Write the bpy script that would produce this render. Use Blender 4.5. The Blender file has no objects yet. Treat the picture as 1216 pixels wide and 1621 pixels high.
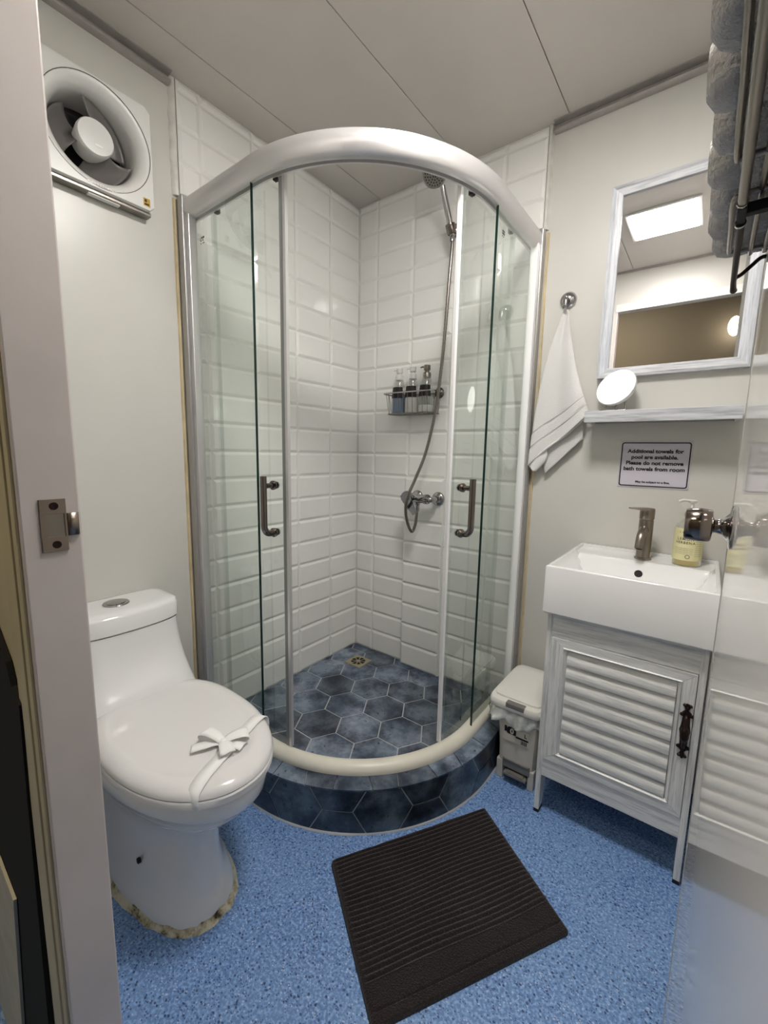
import bpy, bmesh, math, random
from mathutils import Vector, Matrix
random.seed(7)
S = bpy.context.scene
COL = S.collection
PI = math.pi
# ------------------------------------------------------------------ camera
def cam_setup():
    yaw, pitch, roll = math.radians(37.3041), math.radians(-8.0796), math.radians(1.0905)
    f = Vector((-math.sin(yaw) * math.cos(pitch), math.cos(yaw) * math.cos(pitch), math.sin(pitch)))
    r = Vector((math.cos(yaw), math.sin(yaw), 0)); u = r.cross(f)
    R = r * math.cos(roll) + u * math.sin(roll); U = -r * math.sin(roll) + u * math.cos(roll)
    cd = bpy.data.cameras.new('camera'); c = bpy.data.objects.new('camera', cd); COL.objects.link(c)
    M = Matrix.Identity(4)
    for i in range(3):
        M[i][0] = R[i]; M[i][1] = U[i]; M[i][2] = -f[i]
    M[0][3], M[1][3], M[2][3] = 1.45399, -1.66768, 1.12687
    c.matrix_world = M
    cd.sensor_fit = 'HORIZONTAL'; cd.sensor_width = 36; cd.lens = 670.57 / 1216 * 36
    cd.clip_start = 0.005; cd.clip_end = 50
    S.camera = c
cam_setup()
# ------------------------------------------------------------------ world, exposure
W = bpy.data.worlds.new('world'); S.world = W; W.use_nodes = True
W.node_tree.nodes['Background'].inputs[0].default_value = (0.8, 0.78, 0.74, 1)
W.node_tree.nodes['Background'].inputs[1].default_value = 0.5
S.view_settings.view_transform = 'Standard'; S.view_settings.look = 'None'
S.view_settings.gamma = 1; S.view_settings.use_curve_mapping = False
S.view_settings.exposure = 1.34
LED_PANEL, PUCK, HALL_FILL, HALL_LAMP = 30.0, 1.3, 9.0, 4.0

# ------------------------------------------------------------------ materials
def lin(c):
    o = []
    for v in c[:3]:
        v /= 255.0
        o.append(v / 12.92 if v <= 0.04045 else ((v + 0.055) / 1.055) ** 2.4)
    return (o[0], o[1], o[2], 1)
def base_mat(name):
    m = bpy.data.materials.new(name); m.use_nodes = True
    nt = m.node_tree; b = nt.nodes['Principled BSDF']
    return m, nt, b
def texco(nt, scale=(1, 1, 1), rot=(0, 0, 0), world=True):
    if world:
        g = nt.nodes.new('ShaderNodeNewGeometry'); src = g.outputs['Position']
    else:
        g = nt.nodes.new('ShaderNodeTexCoord'); src = g.outputs['Object']
    mp = nt.nodes.new('ShaderNodeMapping')
    mp.inputs['Scale'].default_value = scale; mp.inputs['Rotation'].default_value = rot
    nt.links.new(src, mp.inputs['Vector'])
    return mp.outputs['Vector']
def noise(nt, vec, scale, detail=3, rough=0.55):
    n = nt.nodes.new('ShaderNodeTexNoise'); n.inputs['Scale'].default_value = scale
    n.inputs['Detail'].default_value = detail; n.inputs['Roughness'].default_value = rough
    nt.links.new(vec, n.inputs['Vector']); return n.outputs['Fac']
def ramp(nt, fac, stops):
    r = nt.nodes.new('ShaderNodeValToRGB'); e = r.color_ramp.elements
    while len(e) < len(stops): e.new(0.5)
    for k, (p, c) in enumerate(stops):
        e[k].position = p; e[k].color = lin(c) if len(c) == 3 else c
    nt.links.new(fac, r.inputs['Fac']); return r.outputs['Color']
def mixc(nt, fac, a, b, mode='MIX'):
    n = nt.nodes.new('ShaderNodeMix'); n.data_type = 'RGBA'; n.blend_type = mode
    for s, v in ((0, fac), (6, a), (7, b)):
        if isinstance(v, (int, float)): n.inputs[s].default_value = v
        elif isinstance(v, tuple): n.inputs[s].default_value = v
        else: nt.links.new(v, n.inputs[s])
    return n.outputs[2]
def bump(nt, b, h, strength, dist):
    n = nt.nodes.new('ShaderNodeBump'); n.inputs['Strength'].default_value = strength
    n.inputs['Distance'].default_value = dist
    nt.links.new(h, n.inputs['Height']); nt.links.new(n.outputs['Normal'], b.inputs['Normal'])
def mat(name, col, rough=0.5, metal=0.0, var=0.0, vscale=20, bmp=0.0, bscale=200, bdist=0.001, coat=0.0, spec=0.5, sheen=0.0):
    m, nt, b = base_mat(name)
    b.inputs['Roughness'].default_value = rough; b.inputs['Metallic'].default_value = metal
    b.inputs['Coat Weight'].default_value = coat; b.inputs['Specular IOR Level'].default_value = spec
    b.inputs['Sheen Weight'].default_value = sheen
    v = texco(nt, world=False)
    if var > 0:
        f = noise(nt, v, vscale)
        c1 = tuple(max(0, x * (1 - var)) for x in col); c2 = tuple(min(255, x * (1 + var)) for x in col)
        nt.links.new(ramp(nt, f, [(0.3, c1), (0.7, c2)]), b.inputs['Base Color'])
    else:
        b.inputs['Base Color'].default_value = lin(col)
    if bmp > 0: bump(nt, b, noise(nt, v, bscale, 4), bmp, bdist)
    return m
def emit(name, col, st):
    m, nt, b = base_mat(name)
    b.inputs['Base Color'].default_value = (0.8, 0.8, 0.8, 1)
    b.inputs['Emission Color'].default_value = lin(col); b.inputs['Emission Strength'].default_value = st
    return m
def thin_glass(name, tint, refl=1.7, rough=0.0, haze=0.0):
    m = bpy.data.materials.new(name); m.use_nodes = True; nt = m.node_tree; nt.nodes.clear()
    out = nt.nodes.new('ShaderNodeOutputMaterial'); tr = nt.nodes.new('ShaderNodeBsdfTransparent')
    tr.inputs[0].default_value = tint
    gl = nt.nodes.new('ShaderNodeBsdfGlossy'); gl.inputs['Roughness'].default_value = rough
    gl.inputs[0].default_value = (0.95, 1, 0.98, 1)
    fr = nt.nodes.new('ShaderNodeFresnel'); fr.inputs[0].default_value = 1.5
    geo = nt.nodes.new('ShaderNodeNewGeometry')
    mu = nt.nodes.new('ShaderNodeMath'); mu.operation = 'MULTIPLY'; mu.inputs[1].default_value = refl; mu.use_clamp = True
    nt.links.new(fr.outputs[0], mu.inputs[0])
    inv = nt.nodes.new('ShaderNodeMath'); inv.operation = 'SUBTRACT'; inv.inputs[0].default_value = 1
    nt.links.new(geo.outputs['Backfacing'], inv.inputs[1])
    m2 = nt.nodes.new('ShaderNodeMath'); m2.operation = 'MULTIPLY'
    nt.links.new(mu.outputs[0], m2.inputs[0]); nt.links.new(inv.outputs[0], m2.inputs[1])
    mx = nt.nodes.new('ShaderNodeMixShader')
    nt.links.new(m2.outputs[0], mx.inputs[0]); nt.links.new(gl.outputs[0], mx.inputs[2])
    src = tr.outputs[0]
    if haze > 0:
        df = nt.nodes.new('ShaderNodeBsdfDiffuse'); df.inputs[0].default_value = (0.85, 0.87, 0.86, 1)
        hz = nt.nodes.new('ShaderNodeMixShader'); hz.inputs[0].default_value = haze
        if haze > 0.12:
            v = texco(nt, (1, 1, 1), world=False); f = noise(nt, v, 14, 5)
            mr = nt.nodes.new('ShaderNodeMapRange'); mr.inputs[1].default_value = 0.35; mr.inputs[2].default_value = 0.7
            mr.inputs[3].default_value = haze * 0.5; mr.inputs[4].default_value = min(1, haze * 1.7)
            nt.links.new(f, mr.inputs[0]); nt.links.new(mr.outputs[0], hz.inputs[0])
        nt.links.new(tr.outputs[0], hz.inputs[1]); nt.links.new(df.outputs[0], hz.inputs[2]); src = hz.outputs[0]
    nt.links.new(src, mx.inputs[1]); nt.links.new(mx.outputs[0], out.inputs[0])
    return m

M = {}
M['wall'] = mat('wall_panel', (210, 208, 202), 0.30, var=0.012, vscale=3, bmp=0.05, bscale=60, bdist=0.0005)
M['ceil'] = mat('ceiling_panel', (206, 200, 194), 0.42, var=0.012, vscale=4)
M['seam'] = mat('dark_seam', (60, 56, 52), 0.7)
M['alu'] = mat('aluminium_trim', (172, 167, 163), 0.35, metal=0.3, var=0.05)
M['alu_dark'] = mat('dark_aluminium', (92, 86, 82), 0.45, metal=0.5)  # plain darker grey for the thin ring around the fan intake
M['tile'] = mat('white_tile', (240, 239, 236), 0.06, coat=0.3, bmp=0.35, bscale=9, bdist=0.003)
M['grout'] = mat('white_grout', (226, 225, 220), 0.8)
M['silicone'] = mat('silicone', (214, 212, 206), 0.4, var=0.04, vscale=30, bmp=0.5, bscale=40, bdist=0.003)
M['silicone_y'] = mat('old_silicone', (206, 188, 150), 0.4, var=0.08, vscale=12)
M['frame'] = mat('satin_aluminium', (214, 212, 212), 0.30, metal=0.55)
M['frame_white'] = mat('pale_aluminium', (244, 243, 243), 0.3)
M['frame_grey'] = mat('grey_aluminium', (172, 171, 170), 0.33, metal=0.6)
M['cream'] = mat('cream_rail', (226, 222, 208), 0.35, var=0.03, vscale=8)
M['chrome'] = mat('chrome', (178, 176, 176), 0.09, metal=1.0)
M['chrome_dark'] = mat('dark_chrome', (128, 119, 113), 0.14, metal=1.0)
M['chrome_mid'] = mat('grey_chrome', (140, 142, 146), 0.2, metal=1.0)
M['steel'] = mat('brushed_steel', (140, 134, 128), 0.28, metal=1.0, bmp=0.15, bscale=300)
M['nickel'] = mat('satin_nickel', (142, 130, 120), 0.32, metal=0.95)
M['nickel_dark'] = mat('black_nickel', (150, 140, 130), 0.3, metal=1.0)
M['porcelain'] = mat('porcelain', (236, 236, 236), 0.06, coat=0.4)
M['lidplastic'] = mat('seat_plastic', (232, 230, 229), 0.16)
M['dark'] = mat('dark_hole', (14, 14, 15), 0.6)
M['rubber'] = mat('black_rubber', (22, 22, 24), 0.7)
M['white_plastic'] = mat('white_plastic', (226, 225, 222), 0.28)
M['bin'] = mat('bin_plastic', (205, 200, 188), 0.4, var=0.01)
M['binlid'] = mat('bin_lid_plastic', (230, 227, 221), 0.3)
M['grey_plastic'] = mat('grey_plastic', (120, 118, 114), 0.4)
M['fan_grey'] = mat('fan_blade_plastic', (112, 108, 106), 0.3)
M['duct'] = mat('duct_inside', (26, 24, 24), 0.6)
M['paper'] = mat('white_paper', (250, 249, 247), 0.7)
M['black_print'] = mat('black_print', (18, 17, 20), 0.5)
M['sign_white'] = mat('sign_face', (205, 200, 212), 0.35)
M['sign_edge'] = mat('sign_edge', (215, 212, 212), 0.35)
M['label_y'] = mat('cream_label', (226, 220, 172), 0.5)
M['label_ink'] = mat('label_ink', (96, 92, 70), 0.6)
M['liquid_y'] = mat('yellow_soap', (196, 172, 62), 0.12, coat=0.5)
M['liquid_b'] = mat('blue_soap', (96, 124, 160), 0.15)
M['liquid_w'] = mat('clear_soap', (214, 216, 214), 0.15)
M['gold'] = mat('gold_sticker', (186, 150, 60), 0.3, metal=0.5)
M['terry_white'] = mat('white_terry', (236, 234, 232), 0.95, bmp=1.0, bscale=420, bdist=0.004, sheen=0.3)
M['terry_band'] = mat('white_woven_band', (228, 226, 224), 0.85, bmp=0.4, bscale=600, bdist=0.001)
M['terry_shading'] = mat('woven_line_shading', (196, 193, 191), 0.9)  # greyer cotton, shading of the woven bands put into the colour
M['terry_grey'] = mat('grey_terry', (205, 203, 202), 0.95, var=0.05, vscale=60, bmp=1.0, bscale=260, bdist=0.006, sheen=0.3)
M['bronze'] = mat('dark_bronze', (44, 28, 26), 0.4, metal=0.6)
M['sealgrey'] = mat('seal_plastic', (138, 142, 140), 0.3)
M['glass_edge'] = mat('green_glass_edge', (14, 42, 36), 0.15)
M['glass'] = thin_glass('shower_glass', (0.965, 0.982, 0.970, 1), 1.5)
M['seal'] = thin_glass('clear_seal', (0.93, 0.95, 0.94, 1), 2.0, 0.1, haze=0.07)
M['bottle'] = thin_glass('clear_plastic', (0.90, 0.90, 0.89, 1), 2.0, 0.05, haze=0.08)
M['bag'] = thin_glass('plastic_film', (0.92, 0.92, 0.91, 1), 2.2, 0.15, haze=0.34)
M['jamb'] = mat('jamb_paint', (212, 203, 199), 0.33, var=0.03, vscale=6)
M['casing'] = mat('casing_beige', (206, 196, 164), 0.4, var=0.05, vscale=8)
M['hallwall'] = mat('hall_wall', (132, 125, 114), 0.6)
M['door'] = mat('door_laminate', (226, 225, 222), 0.04)
M['door'].node_tree.nodes['Principled BSDF'].inputs['IOR'].default_value = 1.35
M['dooredge'] = mat('door_edge', (196, 194, 192), 0.25, metal=0.2)
M['black_matt'] = mat('matt_black', (13, 11, 10), 0.9)
M['board'] = mat('pale_board', (205, 198, 178), 0.5, var=0.04)
M['mirror'] = mat('mirror_glass', (238, 238, 238), 0.0, metal=1.0)
M['led'] = emit('led_diffuser', (255, 251, 246), LED_PANEL)
M['puck'] = emit('lamp_diffuser', (255, 252, 246), PUCK)
M['hallfill'] = emit('hall_fill_surface', (255, 238, 208), HALL_FILL)  # glow of the added hall fill, no lamp in view
M['halllamp'] = emit('hall_lamp_glass', (255, 238, 210), HALL_LAMP)
def floor_mat():
    m, nt, b = base_mat('blue_speckled_vinyl')
    v = texco(nt)
    big = noise(nt, v, 6, 4)
    c = ramp(nt, big, [(0.3, (90, 126, 184)), (0.7, (114, 148, 198))])
    s0 = ramp(nt, noise(nt, v, 160, 2), [(0.45, (0, 0, 0)), (0.62, (255, 255, 255))])
    c = mixc(nt, s0, c, lin((142, 178, 224)))
    for sc, th, col in ((190, 0.2, (36, 64, 132)), (125, 0.13, (14, 30, 78)), (180, 0.09, (196, 210, 232))):
        vo = nt.nodes.new('ShaderNodeTexVoronoi'); vo.inputs['Scale'].default_value = sc
        mp = texco(nt, (1, 1.25, 1), (0, 0, sc)); nt.links.new(mp, vo.inputs['Vector'])
        sep = nt.nodes.new('ShaderNodeSeparateColor'); nt.links.new(vo.outputs['Color'], sep.inputs[0])
        lt = nt.nodes.new('ShaderNodeMath'); lt.operation = 'LESS_THAN'; lt.inputs[1].default_value = th * 1.5
        nt.links.new(sep.outputs[0], lt.inputs[0])
        lt2 = nt.nodes.new('ShaderNodeMath'); lt2.operation = 'LESS_THAN'; lt2.inputs[1].default_value = 0.36
        nt.links.new(vo.outputs['Distance'], lt2.inputs[0])
        mu = nt.nodes.new('ShaderNodeMath'); mu.operation = 'MULTIPLY'
        nt.links.new(lt.outputs[0], mu.inputs[0]); nt.links.new(lt2.outputs[0], mu.inputs[1])
        mm = nt.nodes.new('ShaderNodeMath'); mm.operation = 'MULTIPLY'; mm.inputs[1].default_value = 0.75
        nt.links.new(mu.outputs[0], mm.inputs[0])
        c = mixc(nt, mm.outputs[0], c, lin(col))
    nt.links.new(c, b.inputs['Base Color']); b.inputs['Roughness'].default_value = 0.45
    return m
M['floor'] = floor_mat()
def slate_mat(name, dark, light, white, wlev):
    m, nt, b = base_mat(name)
    v = texco(nt); oi = nt.nodes.new('ShaderNodeObjectInfo')
    f = noise(nt, v, 9, 6, 0.62)
    c = ramp(nt, f, [(0.38, dark), (0.5, tuple((p + q) / 2 for p, q in zip(dark, light))), (0.62, light)])
    f2 = noise(nt, texco(nt, (1, 1, 1), (0.4, 0.2, 1)), 5, 7, 0.7)
    k = ramp(nt, f2, [(wlev, (0, 0, 0)), (min(0.99, wlev + 0.16), (150, 150, 150))])
    c = mixc(nt, k, c, lin(white))
    hv = nt.nodes.new('ShaderNodeMapRange'); hv.inputs[3].default_value = 0.62; hv.inputs[4].default_value = 1.35
    nt.links.new(oi.outputs['Random'], hv.inputs[0])
    hs = nt.nodes.new('ShaderNodeHueSaturation'); nt.links.new(hv.outputs[0], hs.inputs['Value']); nt.links.new(c, hs.inputs['Color'])
    pit = ramp(nt, noise(nt, v, 60, 3), [(0.30, (10, 14, 20)), (0.36, (255, 255, 255))])
    c = mixc(nt, 0.8, hs.outputs[0], pit, 'MULTIPLY')
    nt.links.new(c, b.inputs['Base Color'])
    b.inputs['Roughness'].default_value = 0.28
    bump(nt, b, noise(nt, v, 40, 4), 0.25, 0.002)
    return m
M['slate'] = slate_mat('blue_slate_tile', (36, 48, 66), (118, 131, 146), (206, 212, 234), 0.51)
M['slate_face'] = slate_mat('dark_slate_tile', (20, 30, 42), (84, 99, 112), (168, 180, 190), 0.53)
M['slate_grout'] = mat('slate_grout', (186, 188, 190), 0.8)
def wood_mat(name, axis, c1=(206, 207, 206), c2=(168, 170, 170)):
    m, nt, b = base_mat(name)
    sc = {'x': (3, 60, 60), 'z': (60, 60, 3)}[axis]
    v = texco(nt, sc)
    f = noise(nt, v, 2.2, 5, 0.6)
    c = ramp(nt, f, [(0.34, c2), (0.50, c1), (0.75, tuple(min(255, x + 14) for x in c1))])
    f2 = noise(nt, texco(nt, tuple(s * 3 for s in sc)), 2, 3)
    c = mixc(nt, 0.35, c, ramp(nt, f2, [(0.35, (186, 186, 186)), (0.5, (255, 255, 255))]), 'MULTIPLY')
    nt.links.new(c, b.inputs['Base Color']); b.inputs['Roughness'].default_value = 0.38
    bump(nt, b, f, 0.12, 0.001)
    return m
M['wood_x'] = wood_mat('whitewashed_wood_across', 'x', (230, 231, 229), (204, 206, 205))
M['wood_z'] = wood_mat('whitewashed_wood_upright', 'z', (230, 231, 229), (204, 206, 205))
M['shelf_x'] = wood_mat('grey_wood_across', 'x', (208, 210, 214), (172, 175, 180))
M['shelf_z'] = wood_mat('grey_wood_upright', 'z', (216, 219, 226), (194, 197, 206))
def mat_rug():
    m, nt, b = base_mat('dark_brown_terry')
    v = texco(nt); f = noise(nt, v, 300, 3); g = noise(nt, v, 8, 4)
    c = ramp(nt, f, [(0.3, (26, 21, 23)), (0.7, (54, 46, 47))])
    c = mixc(nt, 0.6, c, ramp(nt, g, [(0.3, (170, 160, 160)), (0.7, (255, 255, 255))]), 'MULTIPLY')
    nt.links.new(c, b.inputs['Base Color']); b.inputs['Roughness'].default_value = 0.95
    b.inputs['Sheen Weight'].default_value = 0.25; b.inputs['Specular IOR Level'].default_value = 0.15
    bump(nt, b, f, 0.9, 0.004)
    return m
M['rug'] = mat_rug()
def caulk_mat():
    m, nt, b = base_mat('dirty_caulk')
    v = texco(nt); f = noise(nt, v, 26, 6, 0.7)
    c = ramp(nt, f, [(0.36, (60, 50, 36)), (0.43, (176, 164, 130)), (0.55, (222, 216, 194))])
    nt.links.new(c, b.inputs['Base Color']); b.inputs['Roughness'].default_value = 0.7
    bump(nt, b, noise(nt, v, 60, 5), 0.8, 0.006)
    return m
M['caulk'] = caulk_mat()

# ------------------------------------------------------------------ mesh helpers
class B:
    """collects vertices and faces for ONE mesh"""
    def __init__(s): s.v = []; s.f = []; s.m = []
    def add(s, vs, fs, mi=0):
        o = len(s.v); s.v += [tuple(p) for p in vs]; s.f += [[o + i for i in f] for f in fs]; s.m += [mi] * len(fs)
        return s
    def box(s, x0, x1, y0, y1, z0, z1, mi=0, b=0.0):
        x0, x1 = sorted((x0, x1)); y0, y1 = sorted((y0, y1)); z0, z1 = sorted((z0, z1))
        if b <= 0:
            vs = [(x, y, z) for z in (z0, z1) for y in (y0, y1) for x in (x0, x1)]
            return s.add(vs, [(0, 2, 3, 1), (4, 5, 7, 6), (0, 1, 5, 4), (2, 6, 7, 3), (0, 4, 6, 2), (1, 3, 7, 5)], mi)
        bm = bmesh.new(); bmesh.ops.create_cube(bm, size=1)
        for v in bm.verts:
            v.co = Vector(((x0 + x1) / 2 + v.co.x * (x1 - x0), (y0 + y1) / 2 + v.co.y * (y1 - y0), (z0 + z1) / 2 + v.co.z * (z1 - z0)))
        bmesh.ops.bevel(bm, geom=list(bm.edges), offset=b, segments=2, profile=0.6, affect='EDGES')
        bm.verts.index_update()
        s.add([v.co[:] for v in bm.verts], [[v.index for v in f.verts] for f in bm.faces], mi); bm.free()
        return s
    def prism(s, poly, fn0, fn1, mi=0):
        """closed prism between two mapped copies of a polygon"""
        n = len(poly); vs = [fn0(p) for p in poly] + [fn1(p) for p in poly]
        fs = [list(range(n))[::-1], list(range(n, 2 * n))] + [(i, (i + 1) % n, n + (i + 1) % n, n + i) for i in range(n)]
        return s.add(vs, fs, mi)
    def loft(s, rings, cap0=True, cap1=True, mi=0, closed=True):
        n = len(rings[0]); o = [p for r in rings for p in r]; fs = []
        for k in range(len(rings) - 1):
            for i in range(n if closed else n - 1):
                j = (i + 1) % n
                fs.append((k * n + i, k * n + j, (k + 1) * n + j, (k + 1) * n + i))
        if cap0: fs.append(list(range(n))[::-1])
        if cap1: fs.append([(len(rings) - 1) * n + i for i in range(n)])
        return s.add(o, fs, mi)
    def lathe(s, prof, c=(0, 0, 0), axis=(0, 0, 1), n=32, mi=0, cap=True):
        a = Vector(axis).normalized(); t = Vector((1, 0, 0)) if abs(a.x) < 0.9 else Vector((0, 1, 0))
        u = a.cross(t).normalized(); w = a.cross(u); c = Vector(c)
        rings = [[c + a * h + (u * math.cos(2 * PI * i / n) + w * math.sin(2 * PI * i / n)) * r for i in range(n)] for r, h in prof]
        return s.loft(rings, cap, cap, mi)
    def tube(s, pts, r, n=10, mi=0, cap=True):
        P = [Vector(p) for p in pts]; rr = r if isinstance(r, (list, tuple)) else [r] * len(P)
        rings = []; up = None
        for i, p in enumerate(P):
            d = (P[min(i + 1, len(P) - 1)] - P[max(i - 1, 0)]).normalized()
            if up is None:
                t = Vector((0, 0, 1)) if abs(d.z) < 0.9 else Vector((1, 0, 0)); up = d.cross(t).normalized()
            up = (up - d * up.dot(d)).normalized(); w = d.cross(up)
            rings.append([p + (up * math.cos(2 * PI * k / n) + w * math.sin(2 * PI * k / n)) * rr[i] for k in range(n)])
        return s.loft(rings, cap, cap, mi)
    def grid(s, fn, nu, nv, mi=0):
        vs = [fn(i / nu, j / nv) for j in range(nv + 1) for i in range(nu + 1)]
        fs = [(j * (nu + 1) + i, j * (nu + 1) + i + 1, (j + 1) * (nu + 1) + i + 1, (j + 1) * (nu + 1) + i) for j in range(nv) for i in range(nu)]
        return s.add(vs, fs, mi)
    def mesh(s, name, mats, smooth=None):
        me = bpy.data.meshes.new(name); me.from_pydata(s.v, [], s.f)
        for m in (mats if isinstance(mats, (list, tuple)) else [mats]): me.materials.append(M[m] if isinstance(m, str) else m)
        me.polygons.foreach_set('material_index', s.m)
        bm = bmesh.new(); bm.from_mesh(me); bmesh.ops.recalc_face_normals(bm, faces=bm.faces); bm.to_mesh(me); bm.free()
        if smooth:
            me.polygons.foreach_set('use_smooth', [True] * len(me.polygons)); me.set_sharp_from_angle(angle=math.radians(smooth))
        me.update(); return me
    def obj(s, name, mats, parent=None, smooth=None, loc=None):
        me = s.mesh(name, mats, smooth); o = bpy.data.objects.new(name, me); COL.objects.link(o)
        if parent:
            o.parent = parent
            o.matrix_parent_inverse = Matrix.Translation(-world_loc(parent))
        if loc: o.location = loc
        return o
def world_loc(o):
    v = Vector((0, 0, 0)); q = o
    while q: v = v + q.location; q = q.parent if False else None
    return v
def tag(o, label, cat, group=None, kind=None):
    o['label'] = label; o['category'] = cat
    if group: o['group'] = group
    if kind: o['kind'] = kind
    return o
def struct(o, label=None):
    o['kind'] = 'structure'
    if label: o['label'] = label
    return o
def empty(name, loc=(0, 0, 0)):
    o = bpy.data.objects.new(name, None); COL.objects.link(o); o.location = loc; o.empty_display_size = 0.05
    return o
def spline(pts, n=8):
    """Catmull-Rom through points"""
    P = [Vector(p) for p in pts]; P = [P[0] * 2 - P[1]] + P + [P[-1] * 2 - P[-2]]; out = []
    for i in range(1, len(P) - 2):
        for k in range(n):
            t = k / n
            out.append(0.5 * ((2 * P[i]) + (P[i + 1] - P[i - 1]) * t + (2 * P[i - 1] - 5 * P[i] + 4 * P[i + 1] - P[i + 2]) * t * t + (3 * P[i] - P[i - 1] - 3 * P[i + 1] + P[i + 2]) * t ** 3))
    out.append(P[-2]); return out
def text_mesh(s, size, m, parent, origin, ux, uz, align='CENTER', name='lettering', depth=0.0004, bold=0.0, xs=1.0):
    cu = bpy.data.curves.new(name, 'FONT'); cu.body = s; cu.size = size; cu.align_x = align; cu.extrude = depth; cu.offset = bold
    cu.resolution_u = 3
    t = bpy.data.objects.new(name, cu); COL.objects.link(t)
    dg = bpy.context.evaluated_depsgraph_get(); me = bpy.data.meshes.new_from_object(t.evaluated_get(dg))
    bpy.data.objects.remove(t)
    ux, uz = Vector(ux).normalized(), Vector(uz).normalized(); un = ux.cross(uz)
    for v in me.vertices:
        c = v.co.copy(); v.co = Vector(origin) + ux * c.x * xs + uz * c.y + un * c.z
    me.materials.clear(); me.materials.append(M[m])
    o = bpy.data.objects.new(name, me); COL.objects.link(o)
    if parent:
        o.parent = parent; o.matrix_parent_inverse = Matrix.Translation(-Vector(parent.location))
    return o
def clip_poly(poly, clip):
    """Sutherland-Hodgman, clip is convex and counter-clockwise"""
    out = list(poly)
    for i in range(len(clip)):
        a, b = clip[i], clip[(i + 1) % len(clip)]; inp, out = out, []
        def side(p): return (b[0] - a[0]) * (p[1] - a[1]) - (b[1] - a[1]) * (p[0] - a[0])
        for k in range(len(inp)):
            p, q = inp[k - 1], inp[k]; sp, sq = side(p), side(q)
            if sq >= 0:
                if sp < 0: t = sp / (sp - sq); out.append((p[0] + t * (q[0] - p[0]), p[1] + t * (q[1] - p[1])))
                out.append(q)
            elif sp >= 0:
                t = sp / (sp - sq); out.append((p[0] + t * (q[0] - p[0]), p[1] + t * (q[1] - p[1])))
        if not out: return []
    return out
def area(p): return abs(sum(p[i - 1][0] * p[i][1] - p[i][0] * p[i - 1][1] for i in range(len(p)))) / 2

# ------------------------------------------------------------------ room dimensions
HC = 2.268      # ceiling height
XR = 1.60       # right wall
YF, YFO = -1.50, -1.552   # bathroom face and hall face of the doorway wall
JX = 0.893      # doorway left jamb
DX = 1.528      # doorway right jamb
DH = 2.03       # doorway height
ZS = 0.087      # shower floor
TE = 0.888      # tile extent from the corner
# ------------------------------------------------------------------ structure
fl = B(); fl.box(-1.6, 3.0, -3.1, 0.12, -0.06, 0.0); struct(fl.obj('floor', 'floor'))
# left wall with an opening for the fan
b = B(); fy0, fy1, fz0, fz1 = -1.237, -1.022, 1.86, 2.075
b.box(-0.10, 0, YF, 0.1, -0.05, fz0); b.box(-0.10, 0, YF, 0.1, fz1, 2.36)
b.box(-0.10, 0, YF, fy0, fz0, fz1); b.box(-0.10, 0, fy1, 0.1, fz0, fz1); b.box(-0.12, -0.10, fy0, fy1, fz0, fz1)
wall_left = struct(b.obj('wall_left', 'wall'))
b = B(); b.box(0, XR + 0.1, 0, 0.1, -0.05, 2.36); wall_back = struct(b.obj('wall_back', 'wall'))
b = B(); b.box(XR, XR + 0.1, YFO, 0, -0.05, 2.36); struct(b.obj('wall_right', 'wall'))
b = B(); b.box(-0.1, JX - 0.012, YFO + 0.002, YF, 0, 2.62); b.box(DX, 3.0, YFO + 0.002, YF, 0, 2.62); b.box(JX - 0.012, DX, YFO + 0.002, YF, DH + 0.04, 2.62)
struct(b.obj('wall_front', 'wall'))
# ceiling: backing and panels with open seams
b = B(); b.box(-0.1, XR + 0.1, YF, 0.1, HC + 0.008, HC + 0.09)
ceiling = struct(b.obj('ceiling', 'seam'))
xs = [0.0, 0.138, 0.555, 0.959, 1.365, XR]
for k in range(5):
    b = B(); b.box(xs[k] + (0.0013 if k else 0), xs[k + 1] - 0.0013, YF, 0, HC, HC + 0.009, b=0.0008)
    b.obj('ceiling_panel', 'ceil', ceiling)
# hall around the camera
b = B(); b.box(-1.6, 3.0, -3.1, -3.0, 0, 2.66); struct(b.obj('wall_hall_far', 'hallwall'))
b = B(); b.box(-1.6, -1.5, -3.0, YFO, 0, 2.66); struct(b.obj('wall_hall_left', 'hallwall'))
b = B(); b.box(2.9, 3.0, -3.0, YFO, 0, 2.66); struct(b.obj('wall_hall_right', 'hallwall'))
b = B(); b.box(-1.6, 3.0, -3.1, YFO + 0.002, 2.62, 2.7); struct(b.obj('ceiling_hall', 'hallwall'))
b = B(); b.box(-1.5, JX - 0.012, YFO, YFO + 0.0022, 0, 2.62); struct(b.obj('wall_hall_near', 'casing'))
# door frame
b = B()
b.box(JX - 0.012, JX, YFO - 0.001, YF + 0.001, 0, DH, b=0.002)
trim1 = struct(b.obj('trim_1', 'jamb'))
b = B(); b.box(JX - 0.012, DX, YFO - 0.004, YF + 0.006, DH, DH + 0.045, b=0.002); struct(b.obj('trim_2', 'white_plastic'))
b = B(); b.box(JX - 0.07, JX - 0.006, YFO - 0.004, YFO, 0, DH + 0.05, b=0.0015); b.box(JX - 0.05, JX - 0.02, YFO - 0.006, YFO - 0.003, 0, DH + 0.05, b=0.001)
struct(b.obj('trim_3', 'casing'))
b = B(); b.box(DX, DX + 0.012, YFO - 0.001, YF + 0.001, 0, DH, b=0.002); struct(b.obj('trim_4', 'jamb'))
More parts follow.
